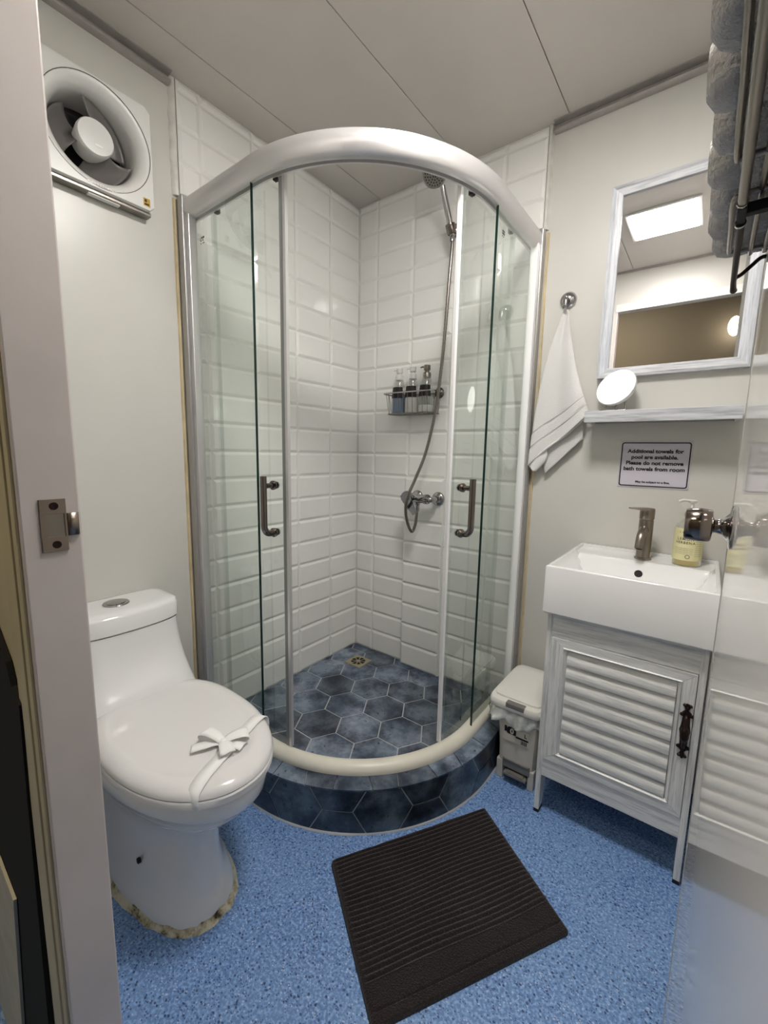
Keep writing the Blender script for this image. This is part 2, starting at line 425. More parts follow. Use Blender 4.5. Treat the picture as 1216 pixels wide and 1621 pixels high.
# strike plate on the jamb
def strike():
    P = lambda y, z: (JX + 0.0, y, z)
    y0, y1, z0, z1 = -1.5365, -1.5125, 1.012, 1.0695
    ZC = 1.0407
    b = B(); x0, x1 = JX, JX + 0.0016
    b.box(x0, x1, y0, y1, z0, ZC - 0.0125, b=0.0005); b.box(x0, x1, y0, y1, ZC + 0.0125, z1, b=0.0005)
    b.box(x0, x1, y0, y0 + 0.006, ZC - 0.0128, ZC + 0.0128); b.box(x0, x1, y1 - 0.002, y1, ZC - 0.0128, ZC + 0.0128)
    o = b.obj('strike_plate', 'nickel', trim1)
    b = B(); pts = [(y1, 0.0016), (y1 + 0.004, 0.003), (y1 + 0.010, 0.0022), (y1 + 0.014, -0.003)]
    b.grid(lambda u, v: (JX + pts[int(round(u * 3))][1] , pts[int(round(u * 3))][0], ZC - 0.0125 + 0.025 * v), 3, 1)
    o2 = b.obj('strike_lip', 'nickel', trim1, smooth=60); md = o2.modifiers.new('s', 'SOLIDIFY'); md.thickness = 0.0015
    b = B(); b.box(JX - 0.006, JX + 0.0002, y0 + 0.006, y1 - 0.002, ZC - 0.0125, ZC + 0.0125); b.obj('latch_pocket', 'steel', trim1)
    for zc in (z0 + 0.0075, z1 - 0.0075):
        b = B(); b.lathe([(0.0042, 0.0012), (0.0042, 0.0022), (0.003, 0.0024), (0.0015, 0.0018)], (JX, (y0 + y1) / 2 + 0.001, zc), (1, 0, 0), 16)
        b.obj('screw', 'bronze', trim1, smooth=40)
strike()
# cornice trims (aluminium two-step profile)
def cornice(name, p0, p1, nrm, thin=False):
    p0, p1, n = Vector(p0), Vector(p1), Vector(nrm)
    prof = [(0, HC), (0.030, HC), (0.030, HC - 0.003), (0.006, HC - 0.006), (0.006, HC - 0.014), (0.016, HC - 0.017), (0.020, HC - 0.022), (0.019, HC - 0.028), (0.012, HC - 0.032), (0, HC - 0.032)]
    if thin: prof = [(0, HC), (0.010, HC), (0.010, HC - 0.012), (0, HC - 0.012)]
    b = B(); b.loft([[Vector((p.x, p.y, 0)) + n * a + Vector((0, 0, z)) for a, z in prof] for p in (p0, p1)])
    return struct(b.obj(name, 'alu', smooth=30))
cornice('trim_5', (0, YF, 0), (0, -TE - 0.02, 0), (1, 0, 0))
cornice('trim_6', (TE + 0.02, 0, 0), (XR, 0, 0), (0, -1, 0))
cornice('trim_7', (0.034, YF, 0), (XR, YF, 0), (0, 1, 0), True)
cornice('trim_8', (XR, YF, 0), (XR, -0.03, 0), (-1, 0, 0))

# ------------------------------------------------------------------ wall tiles
TH, TB = 0.009, 0.010
def tile_mesh(w, h, cache={}):
    key = (round(w, 4), round(h, 4))
    if key in cache: return cache[key]
    e = min(TB, w * 0.35, h * 0.35)
    L = [[(0, 0, 0), (w, 0, 0), (w, h, 0), (0, h, 0)], [(0, 0, 0.004), (w, 0, 0.004), (w, h, 0.004), (0, h, 0.004)],
         [(e, e, TH), (w - e, e, TH), (w - e, h - e, TH), (e, h - e, TH)]]
    b = B(); b.loft(L, cap0=False); me = b.mesh('tile', 'tile'); cache[key] = me; return me
def put_tile(parent, w, h, org, ux, uz):
    me = tile_mesh(w, h); o = bpy.data.objects.new('tile', me); COL.objects.link(o)
    ux, uz = Vector(ux), Vector(uz); un = ux.cross(uz)
    Mx = Matrix.Identity(4)
    for i in range(3): Mx[i][0] = ux[i]; Mx[i][1] = uz[i]; Mx[i][2] = un[i]; Mx[i][3] = org[i]
    # tiny random tilt so that reflections break from tile to tile
    Mx = Mx @ Matrix.Rotation(random.uniform(-0.006, 0.006), 4, 'X') @ Matrix.Rotation(random.uniform(-0.006, 0.006), 4, 'Y')
    o.parent = parent; o.matrix_world = Mx
    return o
rows = [ZS, 0.198] + [0.198 + 0.102 * k for k in range(1, 21)] + [HC]
def tile_run(parent, seams, fn, ux, z0=ZS - 0.01, z1=HC, skip=None):
    for k in range(len(rows) - 1):
        a, c = rows[k], rows[k + 1]
        if c - a < 0.012: continue
        for s0, s1 in zip(seams[:-1], seams[1:]):
            if skip and skip(s0, s1, a, c): continue
            put_tile(parent, s1 - s0 - 0.0024, c - a - 0.0024, fn(s0 + 0.0012, a + 0.0012), ux, (0, 0, 1))
G, GF = 0.004, 0.0078
sA = [-TE, -0.813, -0.610, -0.406, -0.203, -0.004]
b = B(); b.box(0, GF, -TE, 0, ZS - 0.02, HC); b.obj('tile_grout', 'grout', wall_left)
tile_run(wall_left, sA, lambda s, z: (G, s, z), (0, 1, 0))
b = B(); b.box(0, TE, -GF, 0, ZS - 0.02, HC); b.obj('tile_grout', 'grout', wall_back)
BX0, BX1, BZ, BD = 0.325, 0.536, 1.012, 0.026
sB = [0.012, 0.125, 0.328, 0.532, 0.736, TE]
tile_run(wall_back, sB, lambda s, z: (s, -G, z), (1, 0, 0), skip=lambda s0, s1, a, c: s0 > 0.3 and s1 < 0.54 and c < BZ + 0.01)
# boxed-out pipe cover with its own tiles
b = B(); b.box(BX0, BX1, -BD, 0, ZS - 0.01, BZ); chase = b.obj('pipe_casing', 'grout', wall_back)
for k in range(len(rows) - 1):
    a, c = rows[k], min(rows[k + 1], BZ)
    if c - a < 0.02 or rows[k] > BZ: continue
    o = put_tile(chase, BX1 - BX0 - 0.002, c - a - 0.002, (BX0 + 0.001, -BD, a + 0.001), (1, 0, 0), (0, 0, 1))
    put_tile(chase, BD - 0.003, c - a - 0.002, (BX1, -BD + 0.001, a + 0.001), (0, 1, 0), (0, 0, 1))
# silicone strips at the outer tile edges
def strip(parent, fn, name, m, z0, z1, w, t, seed):
    rnd = random.Random(seed); rings = []
    n = 16
    for k in range(n + 1):
        z = z0 + (z1 - z0) * k / n; ww = w * (1 + rnd.uniform(-0.10, 0.10)); tt = t * (1 + rnd.uniform(-0.1, 0.1))
        rings.append([fn(0, 0, z), fn(ww * 0.2, tt, z), fn(ww * 0.7, tt, z), fn(ww, 0, z)])
    b = B(); b.loft(rings); return b.obj(name, m, parent, smooth=60)
strip(wall_left, lambda a, t, z: (t, -TE - a, z), 'silicone_strip', 'silicone', 1.93, HC - 0.002, 0.024, 0.010, 1)
strip(wall_back, lambda a, t, z: (TE + a, -t, z), 'silicone_strip', 'silicone', 1.93, HC - 0.002, 0.018, 0.012, 2)
strip(wall_left, lambda a, t, z: (t, -0.902 - a, z), 'silicone_strip', 'silicone_y', 0.15, 1.92, 0.010, 0.006, 3)
strip(wall_back, lambda a, t, z: (0.902 + a, -t, z), 'silicone_strip', 'silicone_y', 0.15, 1.92, 0.010, 0.006, 4)

# ------------------------------------------------------------------ shower base
def qpath(c, R, n=28, wall=0.0, a0=None):
    """quadrant path: wall A -> arc -> wall B; list of (point, outward normal, arclength)"""
    out = []; L = 0
    out.append((Vector((wall, -c - R, 0)), Vector((0, -1, 0)), 0.0)); L = c - wall
    for k in range(n + 1):
        a = PI / 2 * (1 - k / n)
        out.append((Vector((c + R * math.cos(a), -c - R * math.sin(a), 0)), Vector((math.cos(a), -math.sin(a), 0)), L + R * (PI / 2) * k / n))
    out.append((Vector((c + R, -wall, 0)), Vector((1, 0, 0)), L + R * PI / 2 + c - wall))
    return out
CC, RO = 0.377, 0.570       # curb
base = empty('shower_platform', (0.4, -0.4, 0))
tag(base, 'raised quarter-round shower platform clad in dark blue hexagonal tiles', 'shower platform')
base['kind'] = 'thing'
b = B()
outer = [(p + nn * -0.0022) for p, nn, l in qpath(CC, RO, 28, 0.0)]
inner = [p for p, nn, l in qpath(CC, 0.475, 28, 0.0)]
n = len(outer)
ring = lambda pts, z: [Vector((p.x, p.y, z)) for p in pts]
# curb wall
b.loft([ring(outer, 0), ring(outer, 0.140), ring(inner, 0.140), ring(inner, 0.0)], False, False, closed=False)
b.add([(0.001, -0.001, 0.0)] + [], [])
b2 = ring(inner, ZS - 0.0018)
b.add([Vector((0.001, -0.001, ZS - 0.0018))] + b2, [[0] + list(range(1, n + 1))])
b.obj('curb_core', 'slate_grout', base)
# hexagon floor tiles
s_hex, hh = 0.0915, 0.1585
clip = [(0.0055, -0.0055)] + [(p.x, p.y) for p in inner]
clip[1] = (0.0055, clip[1][1]); clip[-1] = (clip[-1][0], -0.0055)
ar = sum(clip[i - 1][0] * clip[i][1] - clip[i][0] * clip[i - 1][1] for i in range(len(clip)))
if ar < 0: clip = clip[::-1]
for i in range(-4, 6):
    for j in range(-6, 6):
        cx = 0.354 + 0.1373 * i; cy = -0.14 - (0.07925 if i % 2 else 0) - hh * j
        g = 0.0893
        hexa = [(cx + g * math.cos(PI / 3 * k), cy + g * math.sin(PI / 3 * k)) for k in range(6)]
        p = clip_poly(hexa, clip)
        if len(p) < 3 or area(p) < 0.00015: continue
        z = ZS + random.uniform(-0.0006, 0.0006)
        c = (sum(q[0] for q in p) / len(p), sum(q[1] for q in p) / len(p))
        sh = lambda q, k=0.985: (c[0] + (q[0] - c[0]) * k, c[1] + (q[1] - c[1]) * k)
        b = B(); b.loft([[(q[0], q[1], ZS - 0.009) for q in p], [(q[0], q[1], z - 0.0015) for q in p], [(*sh(q), z) for q in p]], cap0=False)
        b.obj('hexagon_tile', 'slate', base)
# curb face tiles, mapped round the curb
Q = qpath(CC, RO, 60)
Ltot = Q[-1][2]
def onq(u, off=0.0, QQ=Q):
    u = max(0.0, min(QQ[-1][2], u))
    for k in range(len(QQ) - 1):
        if u <= QQ[k + 1][2] + 1e-9:
            t = (u - QQ[k][2]) / max(1e-9, QQ[k + 1][2] - QQ[k][2])
            p = QQ[k][0].lerp(QQ[k + 1][0], t); nn = QQ[k][1].lerp(QQ[k + 1][1], t).normalized()
            return p + nn * off
uA = CC + RO * math.radians(90 - 43.6)
clipf = [(0, 0.0), (Ltot, 0.0), (Ltot, 0.1425), (0, 0.1425)]
for i in range(-8, 9):
    for j in range(-2, 3):
        cu = uA + 0.1373 * i; cz = 0.074 + (0.07925 if i % 2 else 0) + hh * j
        hexa = [(cu + 0.0896 * math.cos(PI / 3 * k), cz + 0.0896 * math.sin(PI / 3 * k)) for k in range(6)]
        p = clip_poly(hexa, clipf)
        if len(p) < 3 or area(p) < 0.0002: continue
        fine = []
        for k in range(len(p)):
            q0, q1 = p[k], p[(k + 1) % len(p)]
            for t in (0, 0.25, 0.5, 0.75): fine.append((q0[0] + (q1[0] - q0[0]) * t, q0[1] + (q1[1] - q0[1]) * t))
        c = (sum(q[0] for q in p) / len(p), sum(q[1] for q in p) / len(p))
        sh = lambda q, k: (c[0] + (q[0] - c[0]) * k, c[1] + (q[1] - c[1]) * k)
        P3 = lambda q, o: (lambda w: (w.x, w.y, q[1]))(onq(q[0], o))
        rings = [[P3(q, -0.009) for q in fine], [P3(q, -0.0012) for q in fine], [P3(sh(q, 0.985), 0) for q in fine], [P3(sh(q, 0.5), 0) for q in fine]]
        b = B(); b.loft(rings, False, False); m_ = len(fine)
        b.add([P3(sh(q, 0.5), 0) for q in fine] + [P3(c, 0)], [(k, (k + 1) % m_, m_) for k in range(m_)])
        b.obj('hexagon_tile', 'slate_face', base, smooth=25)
# cut tiles on top of the curb
cuts = [0.0, 0.10, 0.20, 0.33]
angs = [101, 89, 78, 68, 58, 47.5, 38.5, 27, 16, 4, -9]
us = [0.02, 0.16, 0.29] + [CC + RO * math.radians(90 - a) for a in angs if 0 < a < 90] + [Ltot - 0.29, Ltot - 0.15, Ltot - 0.01]
us = sorted(us); slant = 0.012
Qi = qpath(CC, 0.492, 60)
for k in range(len(us) - 1):
    u0, u1 = us[k] + 0.0015, us[k + 1] - 0.0015; sg = slant * (1 if k % 2 else -1); b = B(); nn_ = 6
    rings = []
    for t in range(nn_ + 1):
        uo = u0 + sg * 0.5 + (u1 - u0 - sg) * t / nn_ * 1.0; ui = u0 - sg * 0.5 + (u1 - u0 + sg) * t / nn_
        ui_ = ui * Qi[-1][2] / Ltot
        a = onq(uo, 0.001); c = onq(ui_, 0, Qi)
        rings.append([(c.x, c.y, 0.139), (c.x, c.y, 0.148), (a.x, a.y, 0.148), (a.x, a.y, 0.143)])
    b.loft(rings); b.obj('edge_tile', 'slate', base)
# rough mortar line at the foot of the curb
rnd = random.Random(5); rings = []
for k in range(90):
    u = Ltot * k / 89; w = 0.002 + rnd.uniform(0, 0.0035)
    a = onq(u, 0.0); c = onq(u, w); rings.append([(a.x, a.y, 0.0005), (a.x, a.y, 0.006), (c.x, c.y, 0.002), (c.x, c.y, 0.0005)])
b = B(); b.loft(rings); b.obj('mortar_line', 'slate_grout', base, smooth=60)
# drain
b = B(); dx, dy = 0.155, -0.152
b.box(dx - 0.048, dx + 0.048, dy - 0.048, dy + 0.048, ZS - 0.004, ZS + 0.0025, b=0.001)
drain = b.obj('drain_plate', mat('drain_brass', (186, 176, 146), 0.35, metal=0.6), base)
for k in range(8):
    a = 2 * PI * k / 8; b = B()
    r0, r1 = 0.012, 0.034
    pts = [(r0, a - 0.16), (r1, a - 0.30), (r1 + 0.002, a), (r1, a + 0.30), (r0, a + 0.16)]
    b.prism([(dx + r * math.cos(t), dy + r * math.sin(t)) for r, t in pts], lambda q: (q[0], q[1], ZS + 0.0022), lambda q: (q[0], q[1], ZS + 0.0031))
    b.obj('drain_slot', 'dark', drain)

# ------------------------------------------------------------------ shower enclosure
enc = empty('shower_enclosure', (0.45, -0.45, 0.148))
tag(enc, 'curved glass shower enclosure with satin aluminium frame and two sliding doors ajar', 'shower enclosure')
C2 = 0.38
def sweep(name, prof, R, m, z=0, parent=enc, wall=0.03, smooth=40, n=40):
    pts = qpath(C2, R, n, wall); b = B()
    b.loft([[p + nn * a + Vector((0, 0, zz + z)) for a, zz in prof] for p, nn, l in pts])
    return b.obj(name, m, parent, smooth=smooth)
tr = [(-0.022, 1.862), (-0.022, 1.916), (-0.012, 1.923), (0.004, 1.923), (0.012, 1.921), (0.019, 1.916), (0.0245, 1.907), (0.0265, 1.894), (0.025, 1.880), (0.019, 1.867), (0.012, 1.859), (0.0, 1.857), (0.0, 1.868), (-0.012, 1.868), (-0.012, 1.857), (-0.018, 1.857)]
sweep('top_rail', tr, 0.492, 'frame')
sweep('rail_groove', [(0.0103, 1.9205), (0.0103, 1.9222), (0.0118, 1.9218), (0.0118, 1.9205)], 0.492, 'frame_grey', smooth=None)
br = [(-0.024, 0.1483), (-0.024, 0.168), (-0.018, 0.175), (-0.004, 0.179), (0.008, 0.176), (0.018, 0.168), (0.0225, 0.158), (0.0225, 0.1483)]
sweep('bottom_rail', br, 0.490, 'cream', wall=0.02)
def hull(x0, x1, y0, y1, z0, z1, name, m, bv=0.002, parent=enc):
    b = B(); b.box(x0, x1, y0, y1, z0, z1, b=bv); return b.obj(name, m, parent)
hull(0.010, 0.040, -0.901, -0.862, 0.148, 1.925, 'wall_channel', 'frame_grey')
hull(0.036, 0.060, -0.893, -0.866, 0.170, 1.875, 'upright_profile', 'frame')
hull(0.862, 0.901, -0.040, -0.010, 0.148, 1.925, 'wall_channel', 'frame_grey')
hull(0.866, 0.893, -0.060, -0.036, 0.170, 1.875, 'upright_profile', 'frame_white')
# fixed panes
def pane(name, x0, x1, y0, y1, z0, z1):
    b = B(); b.box(x0, x1, y0, y1, z0, z1); return b.obj(name, 'glass', enc)
fp1 = pane('fixed_pane', 0.058, 0.3655, -0.879, -0.873, 0.176, 1.864)
hull(0.3655, 0.3675, -0.8795, -0.8725, 0.176, 1.864, 'pane_edge', 'glass_edge', 0, fp1)
fp2 = pane('fixed_pane', 0.873, 0.879, -0.3785, -0.058, 0.176, 1.864)
hull(0.8725, 0.8795, -0.3805, -0.3785, 0.176, 1.864, 'pane_edge', 'glass_edge', 0, fp2)
# sliding doors: path along the inner track, from trailing edge to leading stile
def dpath(R, trail, ang, n=16):
    out = [(Vector((trail, -C2 - R, 0)), Vector((0, -1, 0)))]
    out.append((Vector(((trail + C2) / 2, -C2 - R, 0)), Vector((0, -1, 0))))
    for k in range(n + 1):
        a = math.radians(90 + (ang - 90) * k / n)
        out.append((Vector((C2 + R * math.cos(a), -C2 - R * math.sin(a), 0)), Vector((math.cos(a), -math.sin(a), 0))))
    return out
def flip(P): return [(Vector((-p.y, -p.x, 0)), Vector((-nn.y, -nn.x, 0))) for p, nn in P]
def sliding(R, trail, ang, mirror, hm, labels=None):
    P = dpath(R, trail, ang)
    if mirror: P = flip(P)
    z0, z1 = 0.176, 1.866
    b = B(); b.loft([[p + nn * a + Vector((0, 0, z)) for a, z in ((-0.003, z0), (0.003, z0), (0.003, z1), (-0.003, z1))] for p, nn in P])
    d = b.obj('sliding_door', 'glass', enc, smooth=30)
    p, nn = P[-1]; t = (P[-1][0] - P[-2][0]).normalized()
    def bar(p, nn, t, w0, w1, d0, d1, name, m, za=z0, zb=z1):
        b = B(); b.loft([[p + nn * a + t * c + Vector((0, 0, z)) for a, c in ((d0, w0), (d1, w0), (d1, w1), (d0, w1))] for z in (za, zb)])
        return b.obj(name, m, d)
    bar(p, nn, t, -0.003, 0.006, -0.006, 0.006, 'leading_stile', 'frame_white' if mirror else 'frame')
    bar(p, nn, t, -0.016, -0.003, -0.0045, 0.0045, 'stile_seal', 'seal' if mirror else 'sealgrey')
    p0, n0 = P[0]; t0 = (P[1][0] - P[0][0]).normalized()
    bar(p0, n0, t0, -0.004, 0.006, -0.006, 0.008, 'trailing_seal', 'seal')
    # rollers and hangers
    for q in (0.02, 0.8):
        k = int(q * (len(P) - 2)); pp, n2 = P[k]; tt = (P[k + 1][0] - P[k][0]).normalized()
        pp = pp + tt * (0.02 if q < 0.5 else 0)
        b = B(); b.loft([[pp + n2 * a + tt * c + Vector((0, 0, z)) for a, c in ((-0.006, -0.008), (0.006, -0.008), (0.006, 0.008), (-0.006, 0.008))] for z in (1.853, 1.868)])
        b.obj('roller_hanger', 'rubber', d)
    # handle
    s = -0.050; k = len(P) - 1
    hp = p + t * s; hn = nn.copy(); hz = 0.955
    o0 = 0.005; oo = 0.050
    bend = [hp + hn * o0 + Vector((0, 0, hz - 0.078)), hp + hn * 0.020 + Vector((0, 0, hz - 0.078))]
    for q in range(7):
        a = PI / 2 * q / 6; bend.append(hp + hn * (oo - 0.026 + 0.026 * math.sin(a)) + Vector((0, 0, hz - 0.078 + 0.026 * (1 - math.cos(a)))))
    bend.append(hp + hn * oo + Vector((0, 0, hz + 0.095)))
    b = B(); b.tube(bend, 0.0098, 16); h = b.obj('door_handle', 'chrome_dark', d, smooth=50)
    b = B(); b.tube([hp + hn * o0 + Vector((0, 0, hz + 0.066)), hp + hn * (oo - 0.004) + Vector((0, 0, hz + 0.066))], 0.0078, 12); b.obj('handle_post', 'chrome_dark', d, smooth=50)
    for zz in (hz - 0.078, hz + 0.066):
        b = B(); b.lathe([(0.010, 0.003), (0.0138, 0.005), (0.0142, 0.011), (0.010, 0.015)], hp + Vector((0, 0, zz)), hn, 18); b.obj('handle_collar', 'chrome_dark', d, smooth=40)
        b = B(); b.lathe([(0.011, 0.003), (0.011, 0.008), (0.006, 0.010)], hp + Vector((0, 0, zz)), -hn, 18); b.obj('handle_collar', 'chrome', d, smooth=40)
    return d, P
sliding(0.470, 0.135, 79.6, False, None)
sliding(0.470, 0.190, 72.6, True, None)
# etched safety marks on the panes
def mark(parent, org, ux, uz, s):
    b = B(); ux, uz = Vector(ux), Vector(uz); un = ux.cross(uz); r = random.Random(int(s * 1e5))
    for row in range(3):
        for c in range(4):
            if r.random() < 0.25: continue
            w = s * 0.18; h = s * (0.26 if row < 2 else 0.14); o = Vector(org) + ux * (c * s * 0.25) - uz * (row * s * 0.34)
            b.add([o, o + ux * w, o + ux * w + uz * h, o + uz * h, o + un * 0.0003, o + ux * w + un * 0.0003, o + ux * w + uz * h + un * 0.0003, o + uz * h + un * 0.0003],
                  [(0, 1, 2, 3), (4, 5, 6, 7), (0, 1, 5, 4), (2, 3, 7, 6), (1, 2, 6, 5), (0, 3, 7, 4)])
    b.obj('safety_mark', 'black_print', parent)
mark(fp1, (0.105, -0.8797, 1.78), (1, 0, 0), (0, 0, 1), 0.022)
mark(fp2, (0.8797, -0.345, 1.80), (0, 1, 0), (0, 0, 1), 0.020)

# ------------------------------------------------------------------ exhaust fan
fan = empty('exhaust_fan', (0.0, -1.13, 1.968))
tag(fan, 'square white exhaust fan with round grey intake high on the left wall', 'fan')
fc = Vector((0, -1.1295, 1.9675)); hs = 0.1405; XF = 0.045
b = B(); nseg = 64; rng = 0.134
sq = []
for i in range(nseg):
    a = 2 * PI * (i + 0.5) / nseg; c, s_ = math.cos(a), math.sin(a); k = hs / max(abs(c), abs(s_)); sq.append((c * k, s_ * k))
for k in range(nseg):  # soften corners
    y, z = sq[k]; r = math.hypot(y, z); rmax = hs * 1.385
    if r > rmax: sq[k] = (y * rmax / r, z * rmax / r)
circ = [(rng * math.cos(2 * PI * (i + 0.5) / nseg), rng * math.sin(2 * PI * (i + 0.5) / nseg)) for i in range(nseg)]
pt = lambda q, x: (x, fc.y + q[0], fc.z + q[1])
b.loft([[pt(q, 0.001) for q in sq], [pt(q, XF - 0.004) for q in sq], [pt((q[0] * 0.985, q[1] * 0.985), XF) for q in sq], [pt(q, XF) for q in circ]], False, False)
b.obj('cover_plate', 'white_plastic', fan, smooth=30)
b = B(); prof = [(rng - 0.0005, XF - 0.0012), (0.1325, XF - 0.0022), (0.130, XF - 0.002), (0.121, XF - 0.007), (0.112, XF - 0.018), (0.106, XF - 0.034), (0.1045, XF - 0.05), (0.1045, -0.085)]
b.lathe(prof, (0, fc.y, fc.z), (1, 0, 0), 64, cap=False); b.obj('intake_funnel', 'white_plastic', fan, smooth=50)
b = B(); b.lathe([(0.1335, XF - 0.0003), (0.1345, XF + 0.0004), (0.1355, XF - 0.0003)], (0, fc.y, fc.z), (1, 0, 0), 64, cap=False); b.obj('ring_groove', 'alu_dark', fan, smooth=50)
b = B(); b.lathe([(0.1045, -0.0845), (0.1045, -0.083)], (0, fc.y, fc.z), (1, 0, 0), 48); b.obj('duct_back', 'duct', fan)
b = B(); b.lathe([(0.040, -0.04), (0.046, 0.010), (0.0455, 0.022), (0.043, 0.0265), (0.02, 0.028)], (0, fc.y, fc.z), (1, 0, 0), 40); hub = b.obj('hub', 'white_plastic', fan, smooth=40)
for k in range(3):
    a0 = 2 * PI * k / 3 + 0.9; b = B()
    def bl(u, v, a0=a0):
        r = 0.040 + 0.060 * v; w = 1.30 + 0.50 * v; a = a0 + (u - 0.5) * w
        return (-0.018 - 0.012 * v * (1 - v) * 4 + 0.026 * (u - 0.5) * 2 - 0.010 * math.sin(u * PI), fc.y + r * math.cos(a), fc.z + r * math.sin(a))
    b.grid(bl, 20, 8); o = b.obj('fan_blade', 'fan_grey', fan, smooth=60); md = o.modifiers.new('s', 'SOLIDIFY'); md.thickness = 0.002
z_b = fc.z - hs
b = B(); b.box(0.004, XF - 0.012, fc.y - hs + 0.004, fc.y + hs - 0.006, z_b - 0.010, z_b + 0.001, b=0.002); b.obj('louvre_housing', 'steel', fan)
b = B(); b.box(0.012, XF - 0.016, fc.y - 0.03, fc.y + 0.05, z_b - 0.0135, z_b - 0.009, b=0.0015); b.obj('shutter_pull', 'white_plastic', fan)
b = B(); b.box(XF, XF + 0.0004, fc.y + 0.108, fc.y + 0.127, z_b + 0.010, z_b + 0.032); st = b.obj('sticker', 'gold', fan)
b = B(); b.box(XF + 0.0003, XF + 0.0008, fc.y + 0.111, fc.y + 0.124, z_b + 0.013, z_b + 0.018); b.box(XF + 0.0003, XF + 0.0008, fc.y + 0.111, fc.y + 0.118, z_b + 0.021, z_b + 0.029); b.obj('sticker_print', 'black_print', st)
b = B()
for k in range(11): b.box(XF, XF + 0.0004, fc.y - 0.035 + k * 0.0065, fc.y - 0.031 + k * 0.0065, z_b + 0.008, z_b + 0.0135)
b.obj('embossed_print', 'alu', fan)
b = B(); b.box(0.0275, 0.0286, fc.y - 0.004, fc.y + 0.014, fc.z - 0.024, fc.z - 0.018); b.obj('hub_print', 'frame_white', fan)

# ------------------------------------------------------------------ toilet
toi = empty('toilet', (0.35, -1.185, 0))
tag(toi, 'white one-piece toilet with closed lid, sealed to the floor with caulk', 'toilet')
YC = -1.18
def ring_(z, xb, xf, w, yc=YC, eb=4.0, ef=2.1, n=56):
    out = []; xm = xb + (xf - xb) * 0.44
    for i in range(n):
        a = 2 * PI * i / n; c, s_ = math.cos(a), math.sin(a)
        if c >= 0: ex, A = ef, xf - xm
        else: ex, A = eb, xm - xb
        r = (abs(c) ** ex + abs(s_) ** ex) ** (-1 / ex)
        out.append((xm + A * c * r, yc + w * s_ * r, z))
    return out
def rr_(z, xb, xf, w, e=6.0, n=56, bow=0.0):
    out = []; xm = (xb + xf) / 2; A = (xf - xb) / 2
    for i in range(n):
        a = 2 * PI * i / n; c, s_ = math.cos(a), math.sin(a); r = (abs(c) ** e + abs(s_) ** e) ** (-1 / e)
        x = xm + A * c * r; y = w * s_ * r
        if c > 0: x += bow * (1 - (y / w) ** 2)
        out.append((x, YC + y, z))
    return out
YF2 = -1.205
b = B()
b.loft([ring_(0.0, 0.04, 0.612, 0.122, YF2, 5, 2.6), ring_(0.026, 0.04, 0.609, 0.121, YF2, 5, 2.6), ring_(0.034, 0.04, 0.600, 0.117, YF2, 5, 2.5), ring_(0.070, 0.04, 0.590, 0.108, YF2, 5, 2.3),
        ring_(0.12, 0.04, 0.578, 0.100, -1.20, 5, 2.2), ring_(0.18, 0.04, 0.572, 0.098, -1.195, 5, 2.1), ring_(0.235, 0.04, 0.578, 0.106, -1.185, 5, 2.1), ring_(0.250, 0.04, 0.590, 0.118, YC, 5, 2.1), ring_(0.256, 0.04, 0.622, 0.134, YC, 5, 2.1),
        ring_(0.275, 0.04, 0.657, 0.149, YC, 5, 2.1), ring_(0.305, 0.04, 0.684, 0.161, YC, 5, 2.1), ring_(0.328, 0.04, 0.697, 0.167, YC, 5, 2.1), ring_(0.332, 0.04, 0.708, 0.1725, YC, 5, 2.1), ring_(0.340, 0.04, 0.714, 0.176, YC, 5, 2.1), ring_(0.372, 0.04, 0.719, 0.178, YC, 5, 2.1), ring_(0.381, 0.05, 0.715, 0.175, YC, 5, 2.1)])
b.loft([rr_(0.30, 0.006, 0.30, 0.150, 5), rr_(0.36, 0.006, 0.318, 0.158, 5, bow=0.0), rr_(0.40, 0.004, 0.285, 0.156, 5), rr_(0.44, 0.004, 0.243, 0.153, 5), rr_(0.48, 0.004, 0.213, 0.151, 5), rr_(0.52, 0.004, 0.192, 0.149, 5, bow=0.003), rr_(0.565, 0.004, 0.177, 0.147, 5.5, bow=0.010), rr_(0.604, 0.004, 0.170, 0.146, 6, bow=0.016)])
b.obj('bowl_and_tank', 'porcelain', toi, smooth=45)
b = B(); b.loft([rr_(0.6065, 0.004, 0.170, 0.1465, 6, bow=0.017), rr_(0.610, 0.003, 0.173, 0.149, 6, bow=0.018), rr_(0.652, 0.003, 0.173, 0.149, 6, bow=0.018), rr_(0.660, 0.005, 0.169, 0.146, 6, bow=0.017), rr_(0.664, 0.012, 0.160, 0.138, 6, bow=0.015), rr_(0.6655, 0.03, 0.14, 0.12, 6, bow=0.01)])
tl = b.obj('tank_lid', 'porcelain', toi, smooth=40)
b = B(); b.lathe([(0.034, 0.664), (0.035, 0.667), (0.0335, 0.6695), (0.026, 0.670)], (0.094, -1.188, 0), (0, 0, 1), 32); fb = b.obj('flush_button', 'chrome', toi, smooth=40)
b = B(); b.lathe([(0.0260, 0.6695), (0.0250, 0.672), (0.015, 0.6735)], (0.094, -1.188, 0), (0, 0, 1), 28); b.obj('button_half', 'chrome', fb, smooth=40)
def egg(z, k, dx=0.0):
    return ring_(z, 0.190 + (1 - k) * 0.26 + dx, 0.722 - (1 - k) * 0.26, 0.178 * k, YC, 2.7, 2.15, 64)
b = B(); b.loft([egg(0.383, 0.985), egg(0.386, 1.005), egg(0.400, 1.01), egg(0.4035, 1.0)]); b.obj('seat', 'lidplastic', toi, smooth=40)
def lidz(k): return 0.4065 + 0.024 * (1 - max(0, (k - 0.80) / 0.20) ** 2) ** 0.5 if k > 0.8 else 0.4305 + 0.0045 * (1 - (k / 0.8) ** 2)
ks = [1.0, 0.995, 0.98, 0.955, 0.92, 0.88, 0.84, 0.80, 0.78, 0.7, 0.55, 0.35, 0.15]
